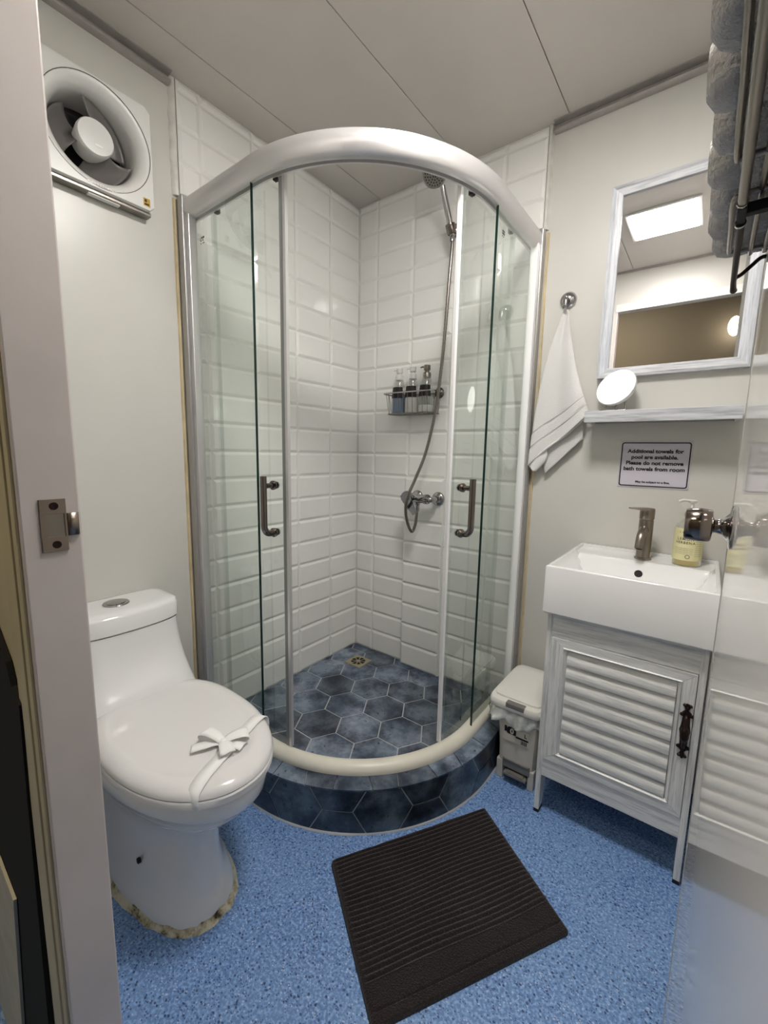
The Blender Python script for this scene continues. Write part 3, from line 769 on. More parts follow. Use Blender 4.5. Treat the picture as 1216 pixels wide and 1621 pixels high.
b = B(); b.loft([egg(0.4045, 0.99), egg(0.406, 1.0)] + [egg(lidz(k) - (0.0015 if k < 0.79 else 0), k) for k in ks[1:]]); b.obj('lid', 'lidplastic', toi, smooth=50)
b = B(); rnd = random.Random(9); rings = []
for i in range(72):
    base_r = ring_(0, 0.04, 0.612, 0.122, YF2, 5, 2.6, 72)[i]; nx, ny = base_r[0] - 0.30, base_r[1] - YF2; l = math.hypot(nx, ny); nx /= l; ny /= l
    w = 0.007 + rnd.uniform(0, 0.006); h = 0.011 + rnd.uniform(-0.004, 0.004)
    rings.append([(base_r[0] - nx * 0.006, base_r[1] - ny * 0.006, 0.0006), (base_r[0] - nx * 0.004, base_r[1] - ny * 0.004, h + 0.004), (base_r[0] + nx * 0.004, base_r[1] + ny * 0.004, h), (base_r[0] + nx * w, base_r[1] + ny * w, h * 0.5), (base_r[0] + nx * (w + 0.003), base_r[1] + ny * (w + 0.003), 0.0006)])
rings.append(rings[0]); b.loft(rings, False, False); b.obj('caulk_ring', 'caulk', toi, smooth=60)
b = B(); b.lathe([(0.007, -0.004), (0.007, 0.002), (0.004, 0.003)], (0.43, -1.2985, 0.115), (0, -1, 0.1), 16); b.obj('bolt_hole', 'dark', toi)

# paper ribbon over the toilet lid
rib = empty('paper_ribbon', (0.63, -1.18, 0.436))
tag(rib, 'white paper hygiene ribbon with a bow tied across the toilet lid', 'ribbon')
def lid_h(x, y):
    # height of the lid above (x, y) found from the egg rings
    cx = 0.45; lo, hi = 0.0, 1.02
    best = None
    for q in range(60):
        k = 1.0 - q / 60
        R_ = egg(0, k); 
        ang = math.atan2(y - YC, x - (0.190 + (1 - k) * 0.26 + (0.722 - 0.190 - 2 * (1 - k) * 0.26) * 0.44))
        dmin = min(R_, key=lambda p: abs(math.atan2(math.sin(math.atan2(p[1] - YC, p[0] - cx) - ang), math.cos(math.atan2(p[1] - YC, p[0] - cx) - ang))))
        if math.hypot(dmin[0] - cx, dmin[1] - YC) < math.hypot(x - cx, y - YC): return k
    return 0.2
def lidsurf(x, y):
    k = min(1.0, lid_h(x, y) + 0.008); return lidz(k)
p0, p1 = Vector((0.558, -1.000, 0)), Vector((0.704, -1.350, 0))
dirr = (p1 - p0).normalized(); prp = Vector((-dirr.y, dirr.x, 0)); b = B()
N = 60; path = []
L_ = (p1 - p0).length
for i in range(N + 1):
    q = p0 + dirr * (L_ * i / N); path.append(q)
def rib_z(q, sides=(-1, 1)):
    zz = []
    for sgn in sides:
        w = q + prp * 0.013 * sgn
        kx = (w.x - 0.45) / (0.27); ky = (w.y - YC) / 0.178
        xm = 0.190 + 0.532 * 0.44; A = (0.722 - xm) if w.x > xm else (xm - 0.19)
        e = 2.15 if w.x > xm else 2.7
        k = (abs((w.x - xm) / A) ** e + abs(ky) ** e) ** (1 / e)
        zz.append(k)
    return sum(zz) / len(zz)
# keep only samples on the lid, then drop over both edges
on = [q for q in path if rib_z(q) < 0.985]
pts = [(q, lidz(min(0.993, rib_z(q))) + 0.0026) for q in on]
first, last = on[0], on[-1]
pre = [(first - dirr * 0.0090, 0.385), (first - dirr * 0.0090, 0.400), (first - dirr * 0.0075, 0.411), (first - dirr * 0.005, 0.4165)]
post = [(last + dirr * 0.005, 0.4165), (last + dirr * 0.0075, 0.409), (last + dirr * 0.0085, 0.402), (last + dirr * 0.0088, 0.392)]
allp = pre + pts + post
b.loft([[ (q + prp * 0.0158).to_tuple()[:2] + (z,), (q - prp * 0.0158).to_tuple()[:2] + (z,)] for q, z in allp], False, False, closed=False)
o = b.obj('ribbon_band', 'paper', rib, smooth=60); md = o.modifiers.new('s', 'SOLIDIFY'); md.thickness = 0.0008; md.offset = 1
bc = Vector((0.606, -1.165, 0.4355))
def bow_loop(a, L, w, hgt, m='paper', tail=False):
    d = Vector((math.cos(a), math.sin(a), 0)); pr = Vector((-d.y, d.x, 0)); b = B(); rings = []
    n = 16
    for i in range(n + 1):
        t = i / n
        if tail: r = L * t; z = 0.004 + hgt * math.sin(t * PI) * 0.6; ww = w * (0.35 + 0.65 * min(1, t * 1.8))
        else:
            ang = PI * 2 * t; r = L * (1 - math.cos(ang)) / 2; z = 0.003 + hgt * (0.5 - 0.5 * math.cos(ang)) * 0.5 + hgt * 0.6 * math.sin(ang); ww = w * (0.35 + 0.65 * math.sin(ang / 2) ** 0.7)
            z = max(z, 0.002)
        c = bc + d * r + Vector((0, 0, z)); rings.append([tuple(c + pr * ww), tuple(c + pr * ww * 0.3 + Vector((0, 0, 0.002))), tuple(c - pr * ww * 0.4 + Vector((0, 0, -0.001))), tuple(c - pr * ww)])
    b.loft(rings, False, False, closed=False)
    o = b.obj('bow_tail' if tail else 'bow_loop', m, rib, smooth=60); md = o.modifiers.new('s', 'SOLIDIFY'); md.thickness = 0.0007; return o
bow_loop(math.radians(62), 0.058, 0.020, 0.018); bow_loop(math.radians(196), 0.060, 0.018, 0.020)
bow_loop(math.radians(-20), 0.050, 0.017, 0.014); bow_loop(math.radians(238), 0.070, 0.014, 0.006, tail=True); bow_loop(math.radians(25), 0.052, 0.014, 0.006, tail=True)
b = B(); b.lathe([(0.004, 0), (0.009, 0.003), (0.010, 0.007), (0.006, 0.012), (0.002, 0.013)], bc, (0.1, 0.1, 1), 14); b.obj('bow_knot', 'paper', rib, smooth=60)

# ------------------------------------------------------------------ vanity cabinet
cab = empty('vanity_cabinet', (1.31, -0.2, 0))
tag(cab, 'whitewashed wood vanity cabinet with one louvred door standing on four legs', 'cabinet')
cx0, cx1, cyf, cyb, czt = 1.1155, 1.500, -0.405, -0.006, 0.666
def side_panel(x0, x1):
    poly = [(cyf, 0.012), (cyf + 0.035, 0.012), (cyf + 0.045, 0.05), (cyf + 0.06, 0.095), (cyf + 0.09, 0.128), (cyb - 0.09, 0.128), (cyb - 0.05, 0.08), (cyb - 0.035, 0.012), (cyb, 0.012), (cyb, czt), (cyf, czt)]
    b = B(); b.prism(poly, lambda q: (x0, q[0], q[1]), lambda q: (x1, q[0], q[1])); return b.obj('side_panel', 'wood_z', cab)
side_panel(cx0, cx0 + 0.015); side_panel(cx1 - 0.015, cx1)
for fx in (cx0, cx1 - 0.015):
    for fy in (cyf, cyb - 0.035):
        b = B(); b.box(fx - 0.0005, fx + 0.0155, fy, fy + 0.035, 0, 0.013, b=0.001); b.obj('foot', 'rubber', cab)
b = B(); b.box(cx0 + 0.015, cx1 - 0.015, cyf + 0.001, cyf + 0.016, 0.594, czt, b=0.0008); b.obj('top_fascia', 'wood_x', cab)
b = B(); b.box(cx0 + 0.015, cx1 - 0.015, cyf + 0.001, cyf + 0.016, 0.134, 0.194, b=0.0008); b.obj('bottom_fascia', 'wood_x', cab)
b = B(); b.box(cx0 + 0.015, cx1 - 0.015, cyf + 0.02, cyb, 0.150, 0.165); b.obj('bottom_board', 'wood_x', cab)
b = B(); b.box(cx0 + 0.015, cx1 - 0.015, cyb - 0.006, cyb, 0.150, czt - 0.01); b.obj('back_board', 'wood_x', cab)
# door
dx0, dx1, dz0, dz1 = cx0 + 0.0165, cx1 - 0.0165, 0.196, 0.592
fwd = 0.047
b = B()
def frame_bar(b, pts_outer, pts_inner):
    # mitred bar: outer edge, raised step, bevel towards the louvres
    y0 = cyf + 0.014; y1 = cyf - 0.003; y2 = cyf + 0.006
    A = [(x, y0, z) for x, z in pts_outer]; Bp = [(x, y1, z) for x, z in pts_outer]
    mid = [(pts_outer[k][0] + (pts_inner[k][0] - pts_outer[k][0]) * 0.70, pts_outer[k][1] + (pts_inner[k][1] - pts_outer[k][1]) * 0.70) for k in range(2)]
    mid2 = [(pts_outer[k][0] + (pts_inner[k][0] - pts_outer[k][0]) * 0.78, pts_outer[k][1] + (pts_inner[k][1] - pts_outer[k][1]) * 0.78) for k in range(2)]
    Cc = [(x, y1, z) for x, z in mid]; D = [(x, y1 - 0.003, z) for x, z in mid2]
    E = [(x, y2, z) for x, z in pts_inner]; F = [(x, y0, z) for x, z in pts_inner]
    b.loft([[A[k], Bp[k], Cc[k], D[k], E[k], F[k]] for k in range(2)])
i0, i1, j0, j1 = dx0 + fwd - 0.001, dx1 - fwd + 0.007, dz0 + 0.036, dz1 - 0.034
g = 0.0004
doorp = B(); frame_bar(doorp, [(dx0, dz0 + g), (dx0, dz1 - g)], [(i0, j0 + g), (i0, j1 - g)])
cdoor = doorp.obj('cabinet_door', 'wood_z', cab)
b = B(); frame_bar(b, [(dx1, dz0 + g), (dx1, dz1 - g)], [(i1, j0 + g), (i1, j1 - g)]); b.obj('door_stile', 'wood_z', cdoor)
b = B(); frame_bar(b, [(dx0 + g, dz0), (dx1 - g, dz0)], [(i0 + g, j0), (i1 - g, j0)]); b.obj('door_rail', 'wood_x', cdoor)
b = B(); frame_bar(b, [(dx0 + g, dz1), (dx1 - g, dz1)], [(i0 + g, j1), (i1 - g, j1)]); b.obj('door_rail', 'wood_x', cdoor)
b = B(); b.box(i0 - 0.002, i1 + 0.002, cyf + 0.0115, cyf + 0.0135, j0 - 0.002, j1 + 0.002); b.obj('door_backing', 'wood_x', cdoor)
ns = 8; ph = (j1 - j0) / ns
for k in range(ns):
    z0 = j0 + ph * k; prof = []
    for t in range(8):
        a = t / 7; prof.append((cyf + 0.0115 - 0.0155 * math.sin(PI * (0.08 + 0.92 * (1 - a)) * 0.62) , z0 + ph * 0.02 + ph * 0.98 * a))
    prof = [(cyf + 0.012, z0 + ph * 0.02)] + prof + [(cyf + 0.012, z0 + ph)]
    b = B(); b.loft([[(x, y, z) for y, z in prof] for x in (i0, i1)]); b.obj('louvre_slat', 'wood_x', cdoor, smooth=40)
# ornate pull
hx, hz0, hz1 = 1.4705, 0.364, 0.512
hdl = B(); yb = cyf - 0.003
prof = [(0.0, 0.003), (0.06, 0.007), (0.12, 0.004), (0.16, 0.0095), (0.20, 0.011), (0.25, 0.008), (0.40, 0.0095), (0.5, 0.012), (0.6, 0.0095), (0.75, 0.008), (0.80, 0.011), (0.84, 0.0095), (0.88, 0.004), (0.94, 0.007), (1.0, 0.003)]
rings = []
for t, w in prof:
    z = hz0 + (hz1 - hz0) * t; rings.append([(hx - w, yb, z), (hx - w * 0.7, yb - 0.004, z), (hx + w * 0.7, yb - 0.004, z), (hx + w, yb, z)])
hdl.loft(rings)
cy_ = yb - 0.018
hdl.tube(spline([(hx, yb - 0.002, hz0 + 0.032), (hx, yb - 0.010, hz0 + 0.036), (hx, cy_, hz0 + 0.055), (hx, cy_ - 0.002, hz0 + 0.074), (hx, cy_, hz0 + 0.093), (hx, yb - 0.010, hz0 + 0.112), (hx, yb - 0.002, hz0 + 0.116)], 4), [0.0045] * 9 + [0.008, 0.0095, 0.010, 0.0098, 0.010, 0.0095, 0.008] + [0.0045] * 9, 12)
for zz in (hz0 + 0.010, hz1 - 0.010):
    for sx in (-1, 1): hdl.lathe([(0.0035, 0), (0.0045, 0.004), (0.002, 0.007)], (hx + sx * 0.006, yb, zz + (0.006 if zz > 0.45 else -0.003)), (0, -1, 0), 10)
    hdl.lathe([(0.003, 0), (0.004, 0.004), (0.002, 0.006)], (hx, yb, zz), (0, -1, 0), 10)
for zz in (hz0 + 0.030, hz1 - 0.030):
    for sx in (-1, 1): hdl.lathe([(0.004, 0), (0.0045, 0.004), (0.002, 0.006)], (hx + sx * 0.010, yb, zz), (0, -1, 0), 10)
hdl.obj('door_pull', 'bronze', cdoor, smooth=50)

# ------------------------------------------------------------------ wash basin
bas = empty('wash_basin', (1.305, -0.21, 0.667))
tag(bas, 'rectangular white ceramic basin on top of the louvred cabinet', 'wash basin')
X0, X1, Y0, Y1, ZT, ZB = 1.1045, 1.507, -0.428, -0.004, 0.810, 0.6675
def bh(x, y):
    r = 0.011
    e = min(x - X0, X1 - x, y - Y0, Y1 - y)
    if e < r: return ZT - (0.003 * (1 - e / 0.003) ** 2 if e < 0.003 else 0)
    if y > -0.130: return 0.799
    d = min(x - X0 - r, X1 - x - r, y - Y0 - r, -0.130 - y)
    t = min(1, max(0, d) / 0.075); s_ = t * t * (3 - 2 * t) if False else math.sin(t * PI / 2)
    top = 0.799 if (-0.130 - y) == d else ZT
    return top - 0.002 - (top - 0.705) * s_ ** 1.1
def lines(a, c, extra, n):
    L = set([a, a + 0.001, a + 0.003, a + 0.0108, a + 0.0112, c, c - 0.001, c - 0.003, c - 0.0108, c - 0.0112] + extra)
    for k in range(1, n): L.add(a + 0.012 + (c - a - 0.024) * k / n)
    return sorted(L)
gx = lines(X0, X1, [], 34); gy = lines(Y0, Y1, [-0.1302, -0.1298], 34)
b = B(); nx, ny = len(gx), len(gy)
vs = [(x, y, bh(x, y)) for y in gy for x in gx]
fs = [(j * nx + i, j * nx + i + 1, (j + 1) * nx + i + 1, (j + 1) * nx + i) for j in range(ny - 1) for i in range(nx - 1)]
edge = [i for i in range(nx)] + [j * nx + nx - 1 for j in range(1, ny)] + [(ny - 1) * nx + i for i in range(nx - 2, -1, -1)] + [j * nx for j in range(ny - 2, 0, -1)]
o0 = len(vs)
def inset(p, k, z): return (min(max(p[0], X0 + k), X1 - k), min(max(p[1], Y0 + k), Y1 - k), z)
vs += [inset(vs[e], 0.0, ZB + 0.004) for e in edge]; o1 = len(vs); vs += [inset(vs[e], 0.003, ZB) for e in edge]
m_ = len(edge)
fs += [(edge[i], edge[(i + 1) % m_], o0 + (i + 1) % m_, o0 + i) for i in range(m_)]
fs += [(o0 + i, o0 + (i + 1) % m_, o1 + (i + 1) % m_, o1 + i) for i in range(m_)]
fs += [[o1 + i for i in range(m_)]]
b.add(vs, fs); b.obj('ceramic_body', 'porcelain', bas, smooth=35)
hy = -0.150; hzz = bh(1.309, hy); nv = Vector((0, -(bh(1.309, hy - 0.004) - bh(1.309, hy + 0.004)) / -0.008 * -1, 1)); 
sl = (bh(1.309, hy + 0.004) - bh(1.309, hy - 0.004)) / 0.008; nv = Vector((0, -sl, 1)).normalized()
b = B(); b.lathe([(0.0115, -0.001), (0.0115, 0.0015), (0.0085, 0.0022), (0.0078, 0.0006)], (1.309, hy, hzz), nv, 24); b.obj('overflow_ring', 'rubber', bas, smooth=40)
b = B(); b.lathe([(0.022, 0.7045), (0.022, 0.7075), (0.016, 0.709)], (1.309, -0.26, 0), (0, 0, 1), 24); b.obj('drain_cover', 'chrome', bas, smooth=40)
# ------------------------------------------------------------------ basin tap
tap = empty('basin_tap', (1.310, -0.085, 0.799))
tag(tap, 'short dark nickel mixer tap standing on the basin ledge', 'tap')
tx, ty = 1.310, -0.088; tz = 0.799
b = B(); b.lathe([(0.0245, 0.0), (0.0245, 0.006), (0.021, 0.0075), (0.0205, 0.012), (0.0205, 0.125), (0.0195, 0.128)], (tx, ty, tz), (0.0, 0, 1), 36); b.obj('tap_body', 'nickel_dark', tap, smooth=40)
b = B(); sp = spline([(tx - 0.002, ty - 0.012, tz + 0.098), (tx - 0.004, ty - 0.034, tz + 0.094), (tx - 0.006, ty - 0.055, tz + 0.078), (tx - 0.007, ty - 0.066, tz + 0.052), (tx - 0.007, ty - 0.068, tz + 0.044)], 5)
b.tube(sp, [0.0135 - 0.002 * i / len(sp) for i in range(len(sp))], 18); spo = b.obj('spout', 'nickel_dark', tap, smooth=50)
b = B(); b.lathe([(0.009, 0), (0.009, 0.002)], (tx - 0.007, ty - 0.068, tz + 0.0425), (0, 0, 1), 16); b.obj('aerator', 'dark', spo)
b = B(); b.lathe([(0.0195, 0.1295), (0.0212, 0.132), (0.0212, 0.160), (0.0195, 0.164), (0.010, 0.165)], (tx, ty, tz), (0, 0, 1), 36)
la_ = Vector((-0.80, -0.60, 0)); lp_ = Vector((-0.60, 0.80, 0)); lt_ = Vector((tx, ty, tz))
lv = [[lt_ + la_ * d + lp_ * (w * q) + Vector((0, 0, z + (h if t else 0))) for q, t in ((1, 0), (0.8, 1), (-0.8, 1), (-1, 0))] for d, w, z, h in ((-0.015, 0.016, 0.158, 0.008), (0.01, 0.018, 0.158, 0.009), (0.03, 0.015, 0.160, 0.007), (0.045, 0.012, 0.162, 0.005), (0.056, 0.009, 0.163, 0.004))]
b.loft(lv); b.obj('lever', 'nickel_dark', tap, smooth=40)

# ------------------------------------------------------------------ soap bottle
soap = empty('soap_bottle', (1.425, -0.085, 0.799))
tag(soap, 'pump bottle of yellow hand soap with cream label on the basin ledge', 'soap bottle')
sx, sy, sz = 1.424, -0.080, 0.7995
def rrect(z, a, c_, e=4.0, n=40, cx=sx, cy=sy):
    out = []
    for i in range(n):
        t = 2 * PI * i / n; c, s_ = math.cos(t), math.sin(t); r = (abs(c) ** e + abs(s_) ** e) ** (-1 / e)
        out.append((cx + a * c * r, cy + c_ * s_ * r, z))
    return out
BR = 0.0375
b = B(); b.loft([rrect(sz, BR - 0.003, BR - 0.003, 2), rrect(sz + 0.003, BR, BR, 2), rrect(sz + 0.114, BR, BR, 2), rrect(sz + 0.126, BR * 0.93, BR * 0.93, 2), rrect(sz + 0.136, BR * 0.7, BR * 0.7, 2), rrect(sz + 0.142, 0.016, 0.016, 2), rrect(sz + 0.152, 0.014, 0.014, 2)]); b.obj('bottle_body', 'bottle', soap, smooth=50)
b = B(); b.loft([rrect(sz + 0.001, BR - 0.003, BR - 0.003, 2), rrect(sz + 0.004, BR - 0.001, BR - 0.001, 2), rrect(sz + 0.108, BR - 0.001, BR - 0.001, 2)]); b.obj('soap_fill', 'liquid_y', soap, smooth=50)
b = B(); 
def lab(u, v):
    a = math.radians(-175 + 190 * u); return (sx + (BR + 0.0006) * math.cos(a), sy + (BR + 0.0006) * math.sin(a), sz + 0.018 + 0.098 * v)
b.grid(lab, 30, 1); lb = b.obj('label', 'label_y', soap, smooth=60)
def cyl_text(s, size, zc, ang0, m='label_ink', bold=0.0, parent=lb):
    cu = bpy.data.curves.new('t', 'FONT'); cu.body = s; cu.size = size; cu.align_x = 'CENTER'; cu.offset = bold; cu.resolution_u = 2; cu.space_character = 1.25
    t = bpy.data.objects.new('t', cu); COL.objects.link(t); dg = bpy.context.evaluated_depsgraph_get(); me = bpy.data.meshes.new_from_object(t.evaluated_get(dg)); bpy.data.objects.remove(t)
    R = BR + 0.0010
    for v in me.vertices:
        a = math.radians(ang0) + v.co.x / R; v.co = Vector((sx + R * math.cos(a), sy + R * math.sin(a), zc + v.co.y))
    me.materials.clear(); me.materials.append(M[m]); o = bpy.data.objects.new('label_lettering', me); COL.objects.link(o)
    o.parent = parent; o.matrix_parent_inverse = Matrix.Identity(4); return o
# facing direction towards the doorway
fa = -100
cyl_text('\u00b7 S E R A \u00b7', 0.0085, sz + 0.101, fa - 2); cyl_text('LEMON', 0.0115, sz + 0.080, fa, bold=0.0002); cyl_text('VERBENA', 0.0105, sz + 0.069, fa, bold=0.0002)
for k in range(4): cyl_text('hand wash gentle care', 0.0042, sz + 0.054 - k * 0.0055, fa - 4)
cyl_text('O', 0.018, sz + 0.024, fa + 14)
for k in range(11): cyl_text('mild soap', 0.004, sz + 0.095 - k * 0.0062, fa + 55)
b = B(); b.lathe([(0.0165, 0.148), (0.0165, 0.160), (0.010, 0.162)], (sx, sy, sz), (0, 0, 1), 20); b.obj('collar', 'gold', soap, smooth=40)
b = B(); b.lathe([(0.012, 0.160), (0.011, 0.168), (0.0045, 0.170), (0.0045, 0.190), (0.010, 0.193), (0.0115, 0.198), (0.009, 0.200)], (sx, sy, sz), (0, 0, 1), 20)
b.tube([(sx - 0.006, sy, sz + 0.197), (sx - 0.024, sy - 0.006, sz + 0.199), (sx - 0.034, sy - 0.009, sz + 0.194)], 0.0038, 8); b.obj('pump', 'white_plastic', soap, smooth=40)

# ------------------------------------------------------------------ mirror, shelf, sign
mir = empty('wall_mirror', (1.314, 0, 1.69))
tag(mir, 'rectangular wall mirror in a pale blue-white wood frame above the shelf', 'mirror')
mx0, mx1, mz0, mz1, fw_ = 1.113, 1.517, 1.391, 1.993, 0.031
b = B(); b.box(mx0 + 0.006, mx1 - 0.006, -0.009, -0.0005, mz0 + 0.006, mz1 - 0.006); b.obj('backing', 'shelf_x', mir)
b = B(); b.box(mx0 + 0.02, mx1 - 0.02, -0.0105, -0.0092, mz0 + 0.02, mz1 - 0.02); b.obj('mirror_glass', 'mirror', mir)
def mbar(po, pi, m):
    b = B(); prof = lambda o, i: [(o[0], -0.001, o[1]), (o[0], -0.022, o[1]), (o[0] + (i[0] - o[0]) * 0.25, -0.024, o[1] + (i[1] - o[1]) * 0.25), (o[0] + (i[0] - o[0]) * 0.4, -0.021, o[1] + (i[1] - o[1]) * 0.4), (i[0], -0.018, i[1]), (i[0], -0.0108, i[1])]
    b.loft([prof(po[k], pi[k]) for k in range(2)]); b.obj('frame_bar', m, mir)
O_ = [(mx0, mz0), (mx1, mz0), (mx1, mz1), (mx0, mz1)]; I_ = [(mx0 + fw_, mz0 + fw_), (mx1 - fw_, mz0 + fw_), (mx1 - fw_, mz1 - fw_), (mx0 + fw_, mz1 - fw_)]
for k in range(4): mbar([O_[k], O_[(k + 1) % 4]], [I_[k], I_[(k + 1) % 4]], 'shelf_x' if k % 2 == 0 else 'shelf_z')
shf = empty('wall_shelf', (1.31, -0.06, 1.25))
tag(shf, 'grey wood-grain wall shelf below the mirror carrying the round lamp', 'shelf')
hx0, hx1, hd = 1.105, 1.512, -0.118
b = B(); b.box(hx0, hx1, hd, hd + 0.016, 1.2365, 1.2735, b=0.0008); b.obj('front_lip', 'shelf_x', shf)
b = B(); b.box(hx0, hx1, hd + 0.016, -0.001, 1.2565, 1.2735, b=0.0005); b.obj('board', 'shelf_x', shf)
b = B(); b.box(hx0 + 0.001, hx0 + 0.014, hd + 0.016, -0.001, 1.2370, 1.2565); b.obj('end_cap', 'shelf_x', shf)
b = B(); b.box(hx1 - 0.014, hx1 - 0.001, hd + 0.016, -0.001, 1.2370, 1.2565); b.obj('end_cap', 'shelf_x', shf)
b = B(); b.box(hx0 + 0.014, hx1 - 0.014, -0.018, -0.001, 1.239, 1.2562); b.obj('wall_batten', 'frame_grey', shf)
sgn = empty('notice_sign', (1.305, 0, 1.1))
tag(sgn, 'small white notice about pool towels with black border below the shelf', 'sign')
b = B(); b.box(1.204, 1.406, -0.0025, -0.0002, 1.024, 1.178, b=0.001); b.obj('sign_plate', 'sign_white', sgn)
b = B(); 
def rrp(x0, x1, z0, z1, r, y, n=5):
    pts = []
    for cx, cz, a0 in ((x1 - r, z1 - r, 0), (x0 + r, z1 - r, 90), (x0 + r, z0 + r, 180), (x1 - r, z0 + r, 270)):
        for k in range(n + 1): a = math.radians(a0 + 90 * k / n); pts.append((cx + r * math.cos(a), y, cz + r * math.sin(a)))
    return pts
b.loft([rrp(1.2075, 1.4025, 1.0275, 1.1745, 0.008, -0.0027), rrp(1.2075, 1.4025, 1.0275, 1.1745, 0.008, -0.0031), rrp(1.2110, 1.3990, 1.0310, 1.1710, 0.0055, -0.0031), rrp(1.2110, 1.3990, 1.0310, 1.1710, 0.0055, -0.0027)], False, False)
b.obj('sign_border', 'black_print', sgn)
for k, s_ in enumerate(('Additional towels for', 'pool are available.', 'Please do not remove', 'bath towels from room')):
    text_mesh(s_, 0.0172, 'black_print', sgn, (1.305, -0.0029, 1.1395 - k * 0.0195), (1, 0, 0), (0, 0, 1), bold=0.0006, xs=1.06, name='sign_lettering')
text_mesh('May be subject to a fine.', 0.0098, 'black_print', sgn, (1.306, -0.0029, 1.0400), (1, 0, 0), (0, 0, 1), bold=0.0003, xs=1.02, name='sign_lettering')

# ------------------------------------------------------------------ puck lamp on the shelf
lamp = empty('round_lamp', (1.182, -0.062, 1.274))
tag(lamp, 'lit round white lamp on a clear stand at the end of the shelf', 'lamp')
lc = Vector((1.181, -0.060, 1.3525)); ln = Vector((-0.32, -0.86, 0.40)).normalized()
b = B(); b.lathe([(0.050, -0.018), (0.060, -0.014), (0.0635, -0.004), (0.0625, 0.001), (0.060, 0.0015)], lc, ln, 48); b.obj('lamp_housing', 'white_plastic', lamp, smooth=40)
b = B(); b.lathe([(0.0605, 0.001), (0.060, 0.004), (0.052, 0.006), (0.02, 0.007)], lc, ln, 48); b.obj('lamp_diffuser', 'puck', lamp, smooth=40)
b = B(); bz = lc - ln * 0.02
for sxx in (-1, 1): b.tube([bz + Vector((sxx * 0.02, 0, -0.02)), Vector((lc.x + sxx * 0.034, -0.050, 1.278)), Vector((lc.x + sxx * 0.036, -0.078, 1.2765))], 0.0025, 8)
b.tube([(lc.x - 0.036, -0.078, 1.2765), (lc.x + 0.036, -0.078, 1.2765)], 0.0025, 8)
b.tube([bz, (lc.x, -0.024, 1.2765)], 0.003, 8); b.obj('lamp_stand', 'chrome', lamp, smooth=50)

# ------------------------------------------------------------------ hook and hand towel
hk = empty('towel_hook', (0.994, 0, 1.672))
tag(hk, 'round chrome hook on the wall holding the white hand towel', 'hook')
b = B(); b.lathe([(0.0285, 0.0005), (0.0285, 0.004), (0.026, 0.011), (0.019, 0.017), (0.010, 0.0205), (0.004, 0.0212)], (0.994, 0, 1.674), (0, -1, 0), 36); b.obj('hook_base', 'chrome', hk, smooth=50)
b = B(); b.tube(spline([(0.994, -0.018, 1.674), (0.995, -0.032, 1.672), (0.995, -0.036, 1.655), (0.995, -0.040, 1.640), (0.995, -0.050, 1.636), (0.995, -0.057, 1.646)], 5), 0.0052, 12)
b.lathe([(0.003, -0.006), (0.0075, -0.003), (0.008, 0), (0.0075, 0.003), (0.003, 0.006)], (0.994, -0.030, 1.676), (0, -1, 0), 14); b.obj('hook_arm', 'chrome', hk, smooth=50)
tw = empty('hand_towel', (1.0, -0.03, 1.63))
tag(tw, 'white terry hand towel hanging folded from the round chrome hook', 'towel')
def pl(pts, t):
    P = spline([(x, 0, z) for x, z in pts], 10); k = t * (len(P) - 1); i = min(int(k), len(P) - 2); return P[i].lerp(P[i + 1], k - i)
def towel_layer(Lp, Rp, yb, amp, name, m, nf, nu=44, nv=80, band=None, sag=0.0):
    b = B()
    def fn(u, v):
        l, r = pl(Lp, v), pl(Rp, v); p = l.lerp(r, u)
        w = (r.x - l.x)
        y = yb - 0.004 - amp * (0.35 + 0.65 * v) * (0.5 + 0.5 * math.sin(u * PI * nf + 0.8 + v * 1.2)) - 0.010 * math.sin(u * PI) ** 0.5 * min(1, v * 3)
        if band:
            for bv in band:
                d = abs(v - bv - 0.010 * math.sin(u * 5)); y += 0.006 * math.exp(-(d / 0.004) ** 2)
        z = p.z + sag * math.sin(u * PI * 2) * v
        return (p.x, y, z)
    b.grid(fn, nu, nv); o = b.obj(name, m, tw, smooth=80); md = o.modifiers.new('s', 'SOLIDIFY'); md.thickness = 0.005; md.offset = 0; return o
FL = [(0.992, 1.634), (0.960, 1.53), (0.934, 1.41), (0.918, 1.27), (0.908, 1.15), (0.905, 1.085)]
FR = [(1.004, 1.634), (1.018, 1.56), (1.040, 1.46), (1.066, 1.37), (1.092, 1.30), (1.103, 1.272)]
towel_layer(FL, FR, -0.022, 0.026, 'front_layer', 'terry_white', 2.2, band=(0.70, 0.80), sag=0.006)
BL = [(0.994, 1.632), (0.970, 1.50), (0.950, 1.36), (0.940, 1.22), (0.952, 1.10), (0.962, 1.058)]
BR_ = [(1.002, 1.632), (1.010, 1.54), (1.035, 1.42), (1.060, 1.31), (1.078, 1.24), (1.083, 1.185)]
towel_layer(BL, BR_, -0.008, 0.008, 'back_layer', 'terry_white', 2.0)
for bv in (0.70, 0.795):  # thin tubes along the woven bands, their shading painted in as grey
    pp = []
    for k in range(31):
        u = k / 30; l, r = pl(FL, bv), pl(FR, bv); p = l.lerp(r, u); v = bv
        y = -0.022 - 0.004 - 0.026 * (0.35 + 0.65 * v) * (0.5 + 0.5 * math.sin(u * PI * 2.2 + 0.8 + v * 1.2)) - 0.010 * math.sin(u * PI) ** 0.5
        pp.append((p.x, y - 0.0022, p.z + 0.006 * math.sin(u * PI * 2) * v))
    b = B(); b.tube(pp, 0.0017, 6); b.obj('woven_shade_line', 'terry_shading', tw, smooth=60)
